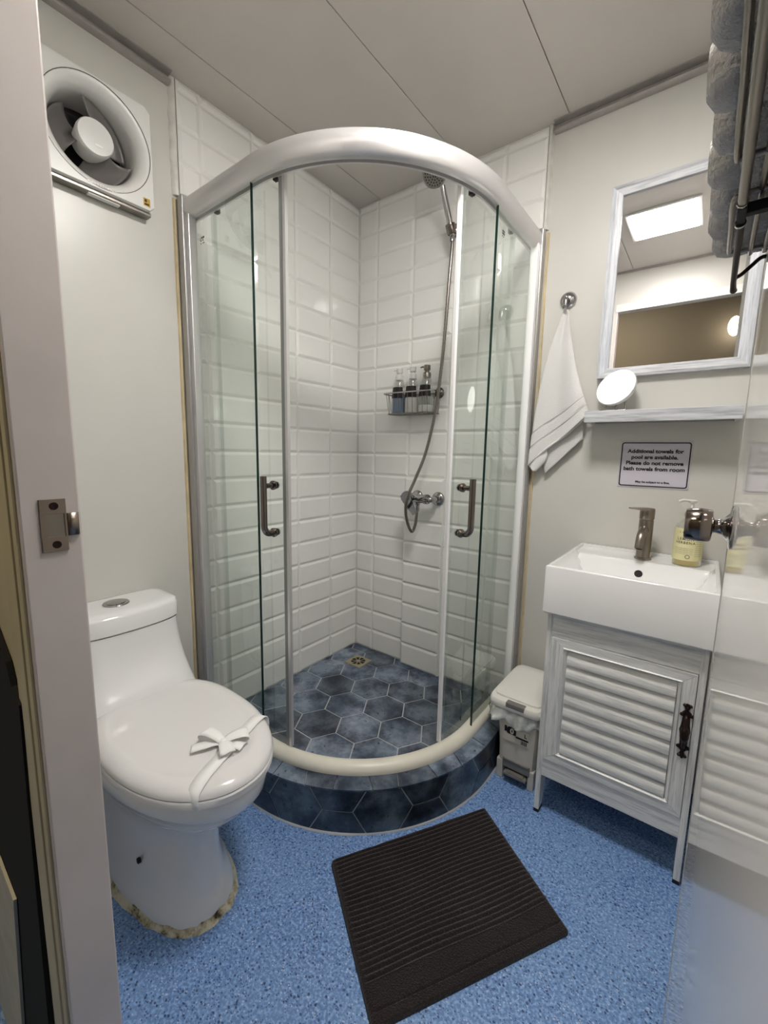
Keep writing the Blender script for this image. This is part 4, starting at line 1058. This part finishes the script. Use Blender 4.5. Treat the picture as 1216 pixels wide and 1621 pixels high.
# curled lower corner
CL = [(0.908, 1.16), (0.905, 1.12), (0.905, 1.088), (0.922, 1.066)]; CR_ = [(0.965, 1.15), (0.968, 1.12), (0.955, 1.095), (0.930, 1.066)]
towel_layer(CL, CR_, -0.030, 0.006, 'turned_corner', 'terry_band', 1.2, 20, 16)
# hem cord
hemp = [pl(FL, 1).lerp(pl(FR, 1), u) for u in [k / 12 for k in range(13)]]
b = B(); b.tube([(p.x, -0.036 - 0.010 * math.sin(k / 12 * PI) - 0.006 * math.sin(k / 12 * PI * 2.6), p.z + 0.001 + 0.006 * math.sin(k / 12 * PI * 2)) for k, p in enumerate(hemp)], 0.0042, 8); b.obj('hem', 'terry_band', tw, smooth=60)

# ------------------------------------------------------------------ shower fittings
mix = empty('shower_mixer', (0.45, -BD, 0.92))
tag(mix, 'chrome wall shower mixer with lever above the boxed-out tiles', 'shower mixer')
YT = -BD - 0.009
b = B(); b.lathe([(0.031, 0.0), (0.031, 0.003), (0.026, 0.010), (0.016, 0.014), (0.013, 0.020)], (0.512, YT, 0.925), (0, -1, 0), 32); b.obj('wall_flange', 'chrome', mix, smooth=40)
b = B(); b.lathe([(0.031, 0.0), (0.031, 0.003), (0.026, 0.010), (0.016, 0.014), (0.013, 0.020)], (0.402, YT, 0.925), (0, -1, 0), 32); b.obj('wall_flange', 'chrome', mix, smooth=40)
yb_ = YT - 0.058
b = B(); b.tube(spline([(0.512, YT - 0.015, 0.925), (0.512, YT - 0.040, 0.925), (0.506, yb_ - 0.002, 0.925), (0.485, yb_, 0.925)], 4), 0.0125, 16)
b.tube(spline([(0.402, YT - 0.015, 0.925), (0.402, YT - 0.040, 0.925), (0.406, yb_ - 0.002, 0.925), (0.416, yb_, 0.925)], 4), 0.0125, 16)
b.tube([(0.400, yb_, 0.925), (0.497, yb_, 0.925)], 0.019, 20); b.lathe([(0.022, -0.006), (0.022, 0.006)], (0.485, yb_, 0.925), (1, 0, 0), 20); b.obj('mixer_body', 'chrome', mix, smooth=50)
b = B(); hc = Vector((0.408, yb_ - 0.012, 0.925)); hd_ = Vector((-0.1, -0.95, 0.25)).normalized()
b.lathe([(0.020, 0.0), (0.027, 0.010), (0.028, 0.026), (0.024, 0.036), (0.012, 0.039)], hc, hd_, 28); hw = b.obj('handle_cap', 'chrome_mid', mix, smooth=50)
b = B(); st_ = hc + hd_ * 0.026; dr = Vector((0.66, -0.18, -0.74)).normalized(); sd = dr.cross(hd_).normalized(); up_ = sd.cross(dr).normalized()
b.loft([[st_ + dr * d + sd * w + up_ * h, st_ + dr * d - sd * w + up_ * h, st_ + dr * d - sd * w * 0.8 + up_ * (h - t_), st_ + dr * d + sd * w * 0.8 + up_ * (h - t_)] for d, w, h, t_ in ((-0.018, 0.020, 0.012, 0.014), (0.012, 0.023, 0.010, 0.012), (0.05, 0.018, 0.008, 0.008), (0.092, 0.011, 0.008, 0.005))]); b.obj('lever', 'chrome_mid', mix, smooth=35)
b = B(); b.lathe([(0.012, 0), (0.012, 0.012), (0.009, 0.016), (0.009, 0.024)], (0.440, yb_, 0.910), (0, 0, -1), 18); b.obj('hose_outlet', 'chrome', mix, smooth=40)
# hose
hs_ = empty('shower_hose', (0.5, -0.09, 1.4))
tag(hs_, 'ribbed metal shower hose hanging in a long curve from head to mixer', 'hose')
yo = yb_
hose = spline([(0.440, yo, 0.888), (0.440, yo - 0.004, 0.850), (0.437, yo - 0.010, 0.805), (0.424, yo - 0.014, 0.776), (0.409, yo - 0.020, 0.800), (0.413, yo - 0.050, 0.86), (0.432, yo - 0.072, 0.93), (0.452, yo - 0.045, 1.01), (0.478, yo - 0.01, 1.12), (0.506, yo + 0.006, 1.27), (0.526, -0.085, 1.42), (0.541, -0.084, 1.60), (0.551, -0.083, 1.79), (0.558, -0.080, 1.93), (0.5565, -0.0785, 1.968)], 26)
b = B(); b.tube(hose, [0.0062 if k % 2 else 0.0071 for k in range(len(hose))], 10); b.obj('hose_tube', 'steel', hs_, smooth=60)
b = B(); b.lathe([(0.009, 0), (0.010, 0.012), (0.008, 0.03)], (0.5565, -0.0785, 1.955), (0, -0.0, 1), 16); b.obj('hose_nut', 'chrome', hs_, smooth=40)
b = B(); b.lathe([(0.009, 0), (0.010, 0.012), (0.008, 0.022)], (0.440, yo, 0.868), (0, 0, 1), 16); b.obj('hose_nut', 'chrome', hs_, smooth=40)
# holder
hol = empty('shower_holder', (0.532, 0, 2.03))
tag(hol, 'round chrome wall bracket gripping the hand shower', 'shower bracket')
b = B(); b.lathe([(0.028, 0.0), (0.028, 0.004), (0.024, 0.010), (0.012, 0.016), (0.012, 0.036)], (0.530, -0.0125, 2.025), (0, -1, 0), 30); b.obj('wall_disc', 'chrome', hol, smooth=40)
hdir = Vector((-0.10, -0.34, 0.90)).normalized(); hb = Vector((0.5565, -0.0785, 1.975))
b = B(); b.lathe([(0.0165, 0.0), (0.018, 0.004), (0.0195, 0.030), (0.0185, 0.036), (0.0145, 0.036), (0.0135, 0.0)], hb + hdir * 0.006, hdir, 24, cap=False); b.tube([(0.531, -0.045, 2.015), tuple(hb + hdir * 0.02 + Vector((-0.013, 0.006, 0)))], 0.010, 12); b.obj('cradle', 'chrome_dark', hol, smooth=40)
# hand shower
hsx = empty('hand_shower', (0.55, -0.1, 2.03))
tag(hsx, 'chrome hand shower with perforated grey face just under the ceiling', 'shower head')
b = B(); L1 = 0.170; b.tube([hb, hb + hdir * 0.02, hb + hdir * 0.05, hb + hdir * 0.11, hb + hdir * L1], [0.0095, 0.0125, 0.0125, 0.0115, 0.010], 20); b.obj('handle', 'chrome', hsx, smooth=50)
fn_ = Vector((0.42, -0.52, -0.60)).normalized(); hcn = hb + hdir * (L1 + 0.024) + Vector((-0.022, -0.012, 0.018))
b = B(); b.lathe([(0.012, -0.030), (0.028, -0.024), (0.044, -0.010), (0.048, -0.002), (0.047, 0.002), (0.0440, 0.0035)], hcn, fn_, 40); b.obj('head_shell', 'chrome', hsx, smooth=50)
b = B(); b.lathe([(0.0440, 0.003), (0.0435, 0.0045), (0.02, 0.005)], hcn, fn_, 40); fc_ = b.obj('spray_face', mat('spray_face', (124, 120, 112), 0.4), hsx, smooth=40)
b = B(); t1 = fn_.cross(Vector((0, 0, 1))).normalized(); t2 = fn_.cross(t1)
for rr, nn_ in ((0.0, 1), (0.009, 6), (0.018, 11), (0.027, 16), (0.036, 22)):
    for k in range(nn_):
        a = 2 * PI * k / nn_; b.lathe([(0.0027, 0.0045), (0.0027, 0.0062), (0.0018, 0.0068)], hcn + t1 * rr * math.cos(a) + t2 * rr * math.sin(a), fn_, 6)
noz = b.obj('nozzle_field', 'rubber', fc_); noz['kind'] = 'stuff'
# caddy
cd_ = empty('shower_caddy', (0.39, -0.06, 1.30))
tag(cd_, 'chrome wire shower basket holding three pump bottles', 'shower basket')
zt_, zb_ = 1.385, 1.296
def loop(x0, x1, y0, y1, z, r=0.02, n=4):
    pts = []
    for cx, cy, a0 in ((x1 - r, y1 - r, 0), (x0 + r, y1 - r, 90), (x0 + r, y0 + r, 180), (x1 - r, y0 + r, 270)):
        for k in range(n + 1): a = math.radians(a0 + 90 * k / n); pts.append((cx + r * math.cos(a), cy + r * math.sin(a), z))
    return pts + [pts[0]]
T_, Bt = loop(0.250, 0.512, -0.118, -0.018, zt_), loop(0.268, 0.500, -0.108, -0.022, zb_)
b = B(); b.tube(T_, 0.0032, 8, cap=False); b.obj('top_rim', 'chrome', cd_, smooth=60)
b = B(); b.tube(Bt, 0.0022, 8, cap=False); b.obj('bottom_rim', 'steel', cd_, smooth=60)
b = B()
for k in range(9):
    x = 0.285 + 0.025 * k; b.tube([(x + 0.002, -0.118, zt_), (x, -0.108, zb_), (x, -0.022, zb_), (x + 0.002, -0.018, zt_)], 0.0012, 6)
for k in range(3):
    y = -0.045 - 0.022 * k; b.tube([(0.251, y, zt_), (0.268, y, zb_), (0.500, y, zb_), (0.511, y, zt_)], 0.0012, 6)
b.obj('basket_wire', 'steel', cd_)
b = B(); b.lathe([(0.022, 0.0), (0.024, 0.004), (0.020, 0.010), (0.012, 0.014)], (0.486, -0.0125, 1.385), (0, -1, 0), 26); b.obj('suction_cup', 'chrome_dark', cd_, smooth=40)
b = B(); b.lathe([(0.022, 0.0), (0.024, 0.004), (0.020, 0.010), (0.012, 0.014)], (0.276, -0.0125, 1.385), (0, -1, 0), 26); b.obj('suction_cup', 'chrome_dark', cd_, smooth=40)
# three pump bottles
def pump_bottle(cx, cy, fill, capm, label, fillh, top):
    z0 = zb_ + 0.0035; e = empty('pump_bottle', (cx, cy, z0)); tag(e, label, 'pump bottle', 'pump bottles in the shower basket')
    k_ = 1.0
    outer = [(0.033, 0.0), (0.0350, 0.004), (0.0345, 0.055), (0.0295, 0.10), (0.0215, 0.135), (0.017, 0.150), (0.015, 0.152)]
    b = B(); b.lathe(outer, (cx, cy, z0), (0, 0, 1), 28); b.obj('bottle_body', 'bottle', e, smooth=50)
    b = B(); b.lathe([(0.031, 0.002), (0.0330, 0.005), (0.0325, min(0.055, fillh * 0.8)), (0.0325 - max(0, fillh - 0.055) * 0.11, fillh)], (cx, cy, z0), (0, 0, 1), 24); b.obj('liquid', fill, e, smooth=50)
    b = B()
    def lf(u, v):
        a = math.radians(-150 + 125 * u); h = 0.066 + 0.048 * v; r = 0.0345 - (h - 0.055) * 0.111 + 0.0010; return (cx + r * math.cos(a), cy + r * math.sin(a), z0 + h)
    b.grid(lf, 14, 3); b.obj('bottle_label', 'black_print', e, smooth=60)
    b = B(); b.lathe([(0.0175, 0.146), (0.0175, 0.164), (0.015, 0.168), (0.0095, 0.170), (0.0095, 0.177), (0.0145, 0.178), (0.0145, 0.197), (0.012, 0.199)], (cx, cy, z0), (0, 0, 1), 20)
    b.tube([(cx - 0.008, cy, z0 + 0.190), (cx - 0.022, cy - 0.003, z0 + 0.193), (cx - 0.031, cy - 0.005, z0 + 0.190)], [0.005, 0.0038, 0.0028], 8); b.obj('pump', capm, e, smooth=40)
    b = B(); b.tube([(cx, cy, z0 + 0.15), (cx + 0.004, cy, z0 + 0.01)], 0.002, 6); b.obj('dip_tube', 'white_plastic', e)
pump_bottle(0.306, -0.064, 'liquid_b', 'white_plastic', 'pump bottle with blue liquid and white cap in the shower basket', 0.075, 0)
pump_bottle(0.378, -0.064, 'liquid_w', 'white_plastic', 'middle pump bottle with pale liquid and white cap in the shower basket', 0.070, 0)
pump_bottle(0.450, -0.064, 'liquid_w', 'steel', 'pump bottle with silver metal pump in the shower basket', 0.030, 0)

# ------------------------------------------------------------------ pedal bin with liner
bn = empty('pedal_bin', (1.01, -0.2, 0))
tag(bn, 'small cream pedal bin with white lid between shower and vanity cabinet', 'bin')
def brr(z, x0, x1, y0, y1, e=9, n=48): 
    cx, cy, a, c_ = (x0 + x1) / 2, (y0 + y1) / 2, (x1 - x0) / 2, (y1 - y0) / 2; out = []
    for i in range(n):
        t = 2 * PI * (i + 0.5) / n; c, s_ = math.cos(t), math.sin(t); r = (abs(c) ** e + abs(s_) ** e) ** (-1 / e); out.append((cx + a * c * r, cy + c_ * s_ * r, z))
    return out
b = B(); b.loft([brr(0.062, 0.9600, 1.090, -0.337, -0.075), brr(0.18, 0.955, 1.095, -0.339, -0.070), brr(0.270, 0.945, 1.099, -0.342, -0.066)]); bb = b.obj('bin_body', 'bin', bn, smooth=40)
for x0, x1 in ((0.9600, 0.982), (1.069, 1.0900)):
    b = B(); b.box(x0, x1, -0.3366, -0.305, 0.0, 0.070, b=0.004); b.obj('bin_foot', 'bin', bn)
b = B(); b.box(0.962, 1.089, -0.30, -0.077, 0.0, 0.064, b=0.003); b.obj('bin_foot', 'bin', bn)
b = B(); b.box(0.981, 1.076, -0.3385, -0.330, 0.050, 0.085, b=0.003); b.box(0.986, 1.071, -0.342, -0.337, 0.078, 0.084, b=0.001); b.obj('pedal_surround', 'grey_plastic', bb)
b = B(); b.box(0.990, 1.068, -0.352, -0.300, 0.030, 0.040, b=0.003); b.box(1.0, 1.058, -0.350, -0.335, 0.040, 0.044, b=0.001); b.obj('pedal', 'grey_plastic', bn)
LX0, LX1, LY0, LY1 = 0.918, 1.106, -0.352, -0.056
b = B(); b.loft([brr(0.268, LX0 + 0.003, LX1 - 0.002, LY0 + 0.002, LY1), brr(0.272, LX0, LX1, LY0, LY1), brr(0.287, LX0, LX1, LY0, LY1), brr(0.294, LX0 + 0.004, LX1 - 0.004, LY0 + 0.004, LY1 - 0.004)]); b.obj('lid_rim', 'binlid', bn, smooth=40)
b = B(); b.loft([brr(0.292, LX0 + 0.010, LX1 - 0.010, LY0 + 0.030, LY1 - 0.01), brr(0.300, LX0 + 0.010, LX1 - 0.010, LY0 + 0.030, LY1 - 0.01), brr(0.304, LX0 + 0.016, LX1 - 0.016, LY0 + 0.036, LY1 - 0.016), brr(0.306, LX0 + 0.04, LX1 - 0.04, LY0 + 0.07, LY1 - 0.05)]); b.obj('lid_flap', 'binlid', bn, smooth=40)
b = B(); b.box(0.985, 1.048, LY0 - 0.0015, LY0 + 0.022, 0.280, 0.2965, b=0.003); b.obj('lid_catch', 'grey_plastic', bn)
# label
b = B(); b.box(0.982, 1.066, -0.3425, -0.3395, 0.155, 0.208); lb2 = b.obj('bin_label', 'bin', bn)
b = B(); b.box(0.984, 0.992, -0.3435, -0.3422, 0.187, 0.208); b.box(0.996, 1.024, -0.3435, -0.3422, 0.182, 0.208); b.box(1.024, 1.066, -0.3435, -0.3422, 0.176, 0.182)
for k in range(7): b.box(1.042 + k * 0.003, 1.0435 + k * 0.003 + (0.0007 if k % 2 else 0), -0.3435, -0.3422, 0.160, 0.173)
b.obj('label_print', 'black_print', lb2)
text_mesh('1', 0.026, 'black_print', lb2, (0.9945, -0.3432, 0.1845), (1, 0, 0), (0, 0, 1), bold=0.0008, name='label_lettering')
text_mesh('0', 0.026, 'bin', lb2, (1.010, -0.3440, 0.1855), (1, 0, 0), (0, 0, 1), bold=0.0008, name='label_lettering')
text_mesh('L', 0.018, 'black_print', lb2, (1.056, -0.3432, 0.1885), (1, 0, 0), (0, 0, 1), bold=0.0004, name='label_lettering')
# plastic liner
b = B(); rnd = random.Random(3); ph_ = [rnd.uniform(0, 6) for _ in range(6)]
def liner(u, v):
    a = 2 * PI * u; base_p = brr(0, LX0 + 0.012, LX1 - 0.012, LY0 + 0.010, LY1 - 0.010, 7, 96)[int(u * 96) % 96]
    cx, cy = (LX0 + LX1) / 2, (LY0 + LY1) / 2; dx_, dy_ = base_p[0] - cx, base_p[1] - cy; l = math.hypot(dx_, dy_)
    out = 0.004 + v * (0.010 + 0.008 * math.sin(a * 9 + ph_[0]) + 0.006 * math.sin(a * 17 + ph_[1] + v * 3)) 
    if dx_ < -0.05: out += v * 0.014
    x = base_p[0] + dx_ / l * out; y = base_p[1] + dy_ / l * out
    z = 0.2685 - v * (0.046 + 0.010 * math.sin(a * 5 + ph_[2]) + 0.006 * math.sin(a * 13 + ph_[3])) + 0.003 * math.sin(v * 9 + a * 6)
    if x < 0.953 and z < 0.188: z = 0.188 + (z - 0.188) * 0.1
    return (min(x, 1.111), min(y, -0.018), z)
b.grid(liner, 96, 8)
# merge seam
lo_ = b.obj('bin_liner', 'bag', None, smooth=80); md = lo_.modifiers.new('s', 'SOLIDIFY'); md.thickness = 0.0006
tag(lo_, 'clear crumpled plastic liner folded over the rim of the pedal bin', 'bin liner')

# ------------------------------------------------------------------ bath mat
mt = B(); A0, A1, A2, A3 = Vector((0.731, -0.933, 0)), Vector((0.992, -0.497, 0)), Vector((1.303, -0.706, 0)), Vector((1.0425, -1.134, 0))
nr = 24; nu, nv = 90, 260
def mf(u, v):
    e = min(u, 1 - u, v, 1 - v); rd = 0.02
    p = (A0.lerp(A1, u)).lerp(A3.lerp(A2, u), v)
    wob = 0.0012 * math.sin(u * 9 + v * 5) + 0.0015 * math.sin(u * 4 + 2)
    vv = v + wob * 2 + 0.006 * math.sin(u * 7) * math.sin(v * 11)
    if u < 0.028 or u > 0.972: h = 0.0085 - 0.0
    elif vv < 0.805 and vv > 0.015:
        f = (vv / 0.79 * nr) % 1; h = 0.0040 + 0.0062 * (math.sin(PI * f) ** 0.55)
    elif vv < 0.925: h = 0.0088 + 0.0012 * math.sin(u * 23 + v * 9) * math.sin(u * 7)
    elif vv < 0.935: h = 0.005
    else: h = 0.0095
    h += 0.0010 * math.sin(u * 13) * math.sin(v * 8)
    edge = min(1, e / 0.012); h = 0.0012 + h * math.sin(edge * PI / 2)
    # slightly rounded corners
    p = p.copy(); cu_, cv_ = (0 if u < .5 else 1), (0 if v < .5 else 1); du, dv = abs(u - cu_) * 0.5, abs(v - cv_) * 0.37
    if du < 0.014 and dv < 0.014:
        r = math.hypot(0.014 - du, 0.014 - dv)
        if r > 0.014:
            c = (A0.lerp(A1, cu_ + (0.028 if cu_ == 0 else -0.028))).lerp(A3.lerp(A2, cu_ + (0.028 if cu_ == 0 else -0.028)), cv_ + (0.038 if cv_ == 0 else -0.038)); p = c + (p - c) * (0.014 / r)
    return (p.x, p.y, h)
mt.grid(mf, nu, nv)
rug = mt.obj('bath_mat', 'rug', None, smooth=80); tag(rug, 'dark brown ribbed terry bath mat lying on the blue floor', 'bath mat')
md = rug.modifiers.new('s', 'SOLIDIFY'); md.thickness = 0.001; md.offset = -1

# ------------------------------------------------------------------ ceiling light
cl = empty('ceiling_light', (1.16, -0.935, HC))
tag(cl, 'square flat LED ceiling light seen lit in the mirror', 'ceiling light')
b = B(); b.box(1.16 - 0.15, 1.16 + 0.15, -0.935 - 0.15, -0.935 + 0.15, HC - 0.010, HC - 0.001, b=0.002); b.obj('light_frame', 'white_plastic', cl)
b = B(); b.box(1.16 - 0.135, 1.16 + 0.135, -0.935 - 0.135, -0.935 + 0.135, HC - 0.0125, HC - 0.0102); b.obj('diffuser', 'led', cl)
# hall: unseen ceiling fill added to light jamb and casing, plus the wall lamp
hl = empty('hall_fill_light', (0.5, -2.2, 2.62)); tag(hl, 'added unseen warm fill light under the hallway ceiling for the jamb and casing', 'ceiling light')
b = B(); b.box(0.2, 0.9, -2.45, -2.05, 2.59, 2.619, b=0.003); b.obj('light_frame', 'white_plastic', hl)
b = B(); b.box(0.22, 0.88, -2.43, -2.07, 2.586, 2.5895); b.obj('diffuser', 'hallfill', hl)
wl = empty('wall_lamp', (1.50, -3.0, 2.18)); tag(wl, 'small lit globe lamp on the brown hallway wall seen in the mirror', 'wall lamp')
b = B(); b.lathe([(0.03, 0.0), (0.03, 0.02), (0.012, 0.03), (0.012, 0.06)], (1.50, -3.0, 2.20), (0, 1, 0), 20); b.obj('lamp_bracket', 'alu', wl, smooth=40)
b = B(); b.lathe([(0.008, -0.075)] + [(0.045 * math.cos(math.radians(a)), 0.075 * math.sin(math.radians(a))) for a in range(-75, 76, 15)] + [(0.004, 0.075)], (1.50, -2.89, 2.18), (0, 0, 1), 24); b.obj('lamp_globe', 'halllamp', wl, smooth=60)

# ------------------------------------------------------------------ room door (open against the right wall)
hinge = Vector((1.5037, -1.497, 0)); ed = Vector((1.4895, -0.80, 0)); dd = (ed - hinge).normalized(); dn = Vector((dd.y, -dd.x, 0))   # dn points away from the visible face
LD = (ed - hinge).length
def dbox(a0, a1, n0, n1, z0, z1, name, m, parent, bv=0.0):
    b = B(); b.loft([[hinge + dd * a + dn * n + Vector((0, 0, z)) for a, n in ((a0, n0), (a1, n0), (a1, n1), (a0, n1))] for z in (z0, z1)]); return b.obj(name, m, parent)
dr1 = dbox(0, LD - 0.0015, 0, 0.036, 0.012, 2.015, 'door_1', 'door', None); dr1['kind'] = 'structure'
dbox(LD - 0.0015, LD + 0.001, -0.0008, 0.037, 0.012, 2.015, 'edge_strip', 'dooredge', dr1)
kz = 1.024; ka = LD - 0.052
kp = hinge + dd * ka + Vector((0, 0, kz))
def knobset(sgn, parent):
    ax = -dn * sgn; o_ = kp + (dn * 0.036 if sgn < 0 else Vector((0, 0, 0)))
    b = B(); b.lathe([(0.032, 0.0), (0.033, 0.002), (0.031, 0.004), (0.022, 0.005), (0.018, 0.008), (0.0125, 0.012), (0.011, 0.018)], o_, ax, 36); ro = b.obj('rosette', 'chrome', parent, smooth=40)
    b = B(); b.lathe([(0.010, 0.014), (0.010, 0.022), (0.013, 0.024), (0.0225, 0.025), (0.0245, 0.027), (0.0262, 0.040), (0.0245, 0.057), (0.0225, 0.059), (0.015, 0.0595)], o_, ax, 40); b.obj('knob', 'chrome_dark', parent, smooth=40)
knobset(1, dr1)
b = B(); b.lathe([(0.031, 0.0), (0.030, 0.006), (0.012, 0.010)], kp + dn * 0.036, dn, 28); b.obj('rosette', 'chrome', dr1, smooth=40)

# ------------------------------------------------------------------ towel rack with rolled towels
rk = empty('towel_rack', (1.46, -1.05, 1.395))
tag(rk, 'steel towel rack with rods mounted high on the open door', 'towel rack')
def rod(pts, r, name='rod', m='steel', n=10): b = B(); b.tube(pts, r, n); return b.obj(name, m, rk, smooth=60)
def dfx(y): return 1.5037 + (1.4895 - 1.5037) * (y + 1.497) / (0.697)     # x of the door face
ZR = 1.400
for (ya, yb2) in ((-1.340, -1.129), (-1.053, -0.902)):
    x = 1.4456
    rod(spline([(dfx(ya) - 0.001, ya - 0.008, ZR), (1.475, ya - 0.008, ZR), (1.452, ya - 0.004, ZR), (x, ya + 0.008, ZR), (x, (ya + yb2) / 2, ZR), (x, yb2 - 0.008, ZR), (1.450, yb2 - 0.001, ZR), (1.47, yb2, ZR), (dfx(yb2) - 0.001, yb2, ZR)], 6), 0.0029)
rod([(1.468, -0.885, ZR), (1.468, -1.42, ZR)], 0.0029)
rod([(1.4825, -0.885, ZR), (1.4825, -1.42, ZR)], 0.0029)
rod([(1.4537, -1.42, 1.3885), (1.4537, -1.066, 1.3885)], 0.0044)
rod([(1.4542, -1.024, 1.3853), (1.4542, -0.860, 1.374), (1.4548, -0.849, 1.369), (1.4555, -0.842, 1.368)], [0.0037, 0.0034, 0.0037, 0.0044], 'hook_rod', 'bronze')
for y, z in ((-1.066, 1.3885), (-1.025, 1.3853)):
    b = B(); b.lathe([(0.0051, -0.002), (0.0053, 0.0), (0.0051, 0.002), (0.003, 0.0026)], (1.4538, y, z), (0, 1, 0), 18); b.obj('rod_collar', 'chrome', rk, smooth=40)
b = B(); b.box(1.4500, 1.4580, -1.064, -1.027, 1.3830, 1.3950, b=0.0012); b.box(1.456, dfx(-1.045) - 0.0005, -1.050, -1.040, 1.384, 1.395, b=0.001); b.obj('bracket', 'rubber', rk)
b = B(); b.tube(spline([(1.4545, -0.872, 1.3755), (1.462, -0.870, 1.380), (1.472, -0.868, 1.390), (1.481, -0.868, 1.398), (dfx(-0.868) - 0.001, -0.868, 1.398)], 4), 0.0026, 8); b.obj('bracket', 'bronze', rk, smooth=60)
b = B(); b.box(1.486, 1.4905, -1.42, -0.862, 1.392, 1.408, b=0.001); b.obj('mounting_bar', 'steel', rk)
def roll_proto(L, R):
    b = B(); r_ = random.Random(int(L * 1000 + R * 1e5)); n = 40; nl = 12; rings = []
    for kk, dep in ((0.05, 0.0), (0.30, 0.0002), (0.34, 0.003), (0.38, 0.0002), (0.56, 0.0), (0.60, 0.003), (0.64, 0.0), (0.78, 0.0), (0.82, 0.003), (0.86, 0.0)):
        rings.append([(dep, R * 0.66 * kk * math.cos(a), R * 0.66 * kk * math.sin(a)) for a in [2 * PI * i / n for i in range(n)]])
    for j in range(nl + 1):
        t = j / nl; x = 0.0008 + L * t
        endk = 0.62 + 0.38 * math.sqrt(max(0, 1 - max(0, 1 - t / 0.32) ** 2)) if t < 0.5 else 1 - 0.07 * max(0, 1 - (1 - t) / 0.12) ** 2
        rings.append([(x, R * endk * (1 + 0.03 * math.sin(3 * a + 4 * t) + 0.02 * r_.uniform(-1, 1)) * math.cos(a), R * 0.98 * endk * (1 + 0.02 * r_.uniform(-1, 1)) * math.sin(a)) for a in [2 * PI * i / n for i in range(n)]])
    b.loft(rings)
    return b.mesh('rolled_towel', 'terry_grey', 60)
R0 = 0.0305
spots = []
for i in range(9): spots.append((1.4215 + [0.004, 0.0, 0.002, 0.0, 0.004, 0, 0.003, 0, 0.002][i], -0.880 - 0.0645 * i, ZR + 0.0032 + R0 * 1.0))
for i in range(6): spots.append((1.4185 + 0.002 * (i % 2), -1.106 - 0.0645 * i, ZR + 0.0032 + R0 * 2.80))
order = ['farthest', 'second', 'third', 'fourth', 'fifth', 'sixth', 'seventh', 'eighth', 'ninth']
names = ['lower-layer rolled grey towel on the door rack, %s from the mirror' % k for k in order] + ['upper-layer rolled grey towel on the door rack, %s from the mirror' % k for k in order[:6]]
names[0] = 'lower-layer rolled grey towel on the door rack, nearest to the mirror'; names[9] = 'upper-layer rolled grey towel on the door rack, nearest to the mirror'
proto = roll_proto(0.066, R0)
for (x, y, z), nm in zip(spots, names):
    o = bpy.data.objects.new('rolled_towel', proto); COL.objects.link(o); o.location = (x, y, z); o.rotation_euler = (random.uniform(0, 6), 0, 0)
    tag(o, nm, 'towel', 'rolled grey towels on the rack')

# ------------------------------------------------------------------ things in the hallway, left of the jamb
b = B(); poly = [(0.42, 0.02), (0.765, 0.02), (0.800, 0.30), (0.825, 0.70), (0.835, 0.822), (0.805, 0.835), (0.79, 0.862), (0.72, 0.905), (0.55, 0.94), (0.42, 0.95)]  # outline of a thin flat black slab with a slanted top
b.prism(poly, lambda q: (q[0], YFO - 0.001, q[1]), lambda q: (q[0], YFO - 0.007, q[1])); jk = b.obj('black_slab', 'black_matt'); tag(jk, 'thin black slab flat on the beige wall left of the doorway', 'sheet')
b = B(); b.box(0.40, 0.68, YFO - 0.0095, YFO - 0.0075, 0.72, 0.775, b=0.0009); o = b.obj('cream_tag', 'board', jk); 
b = B(); b.prism([(0.30, 0.0), (0.60, 0.0), (0.69, 0.45), (0.30, 0.50)], lambda q: (q[0], YFO - 0.008, q[1]), lambda q: (q[0], YFO - 0.012, q[1])); o = b.obj('pale_board', 'board'); tag(o, 'pale board leaning in front of the black slab in the hallway', 'board')
bpy.context.view_layer.update()
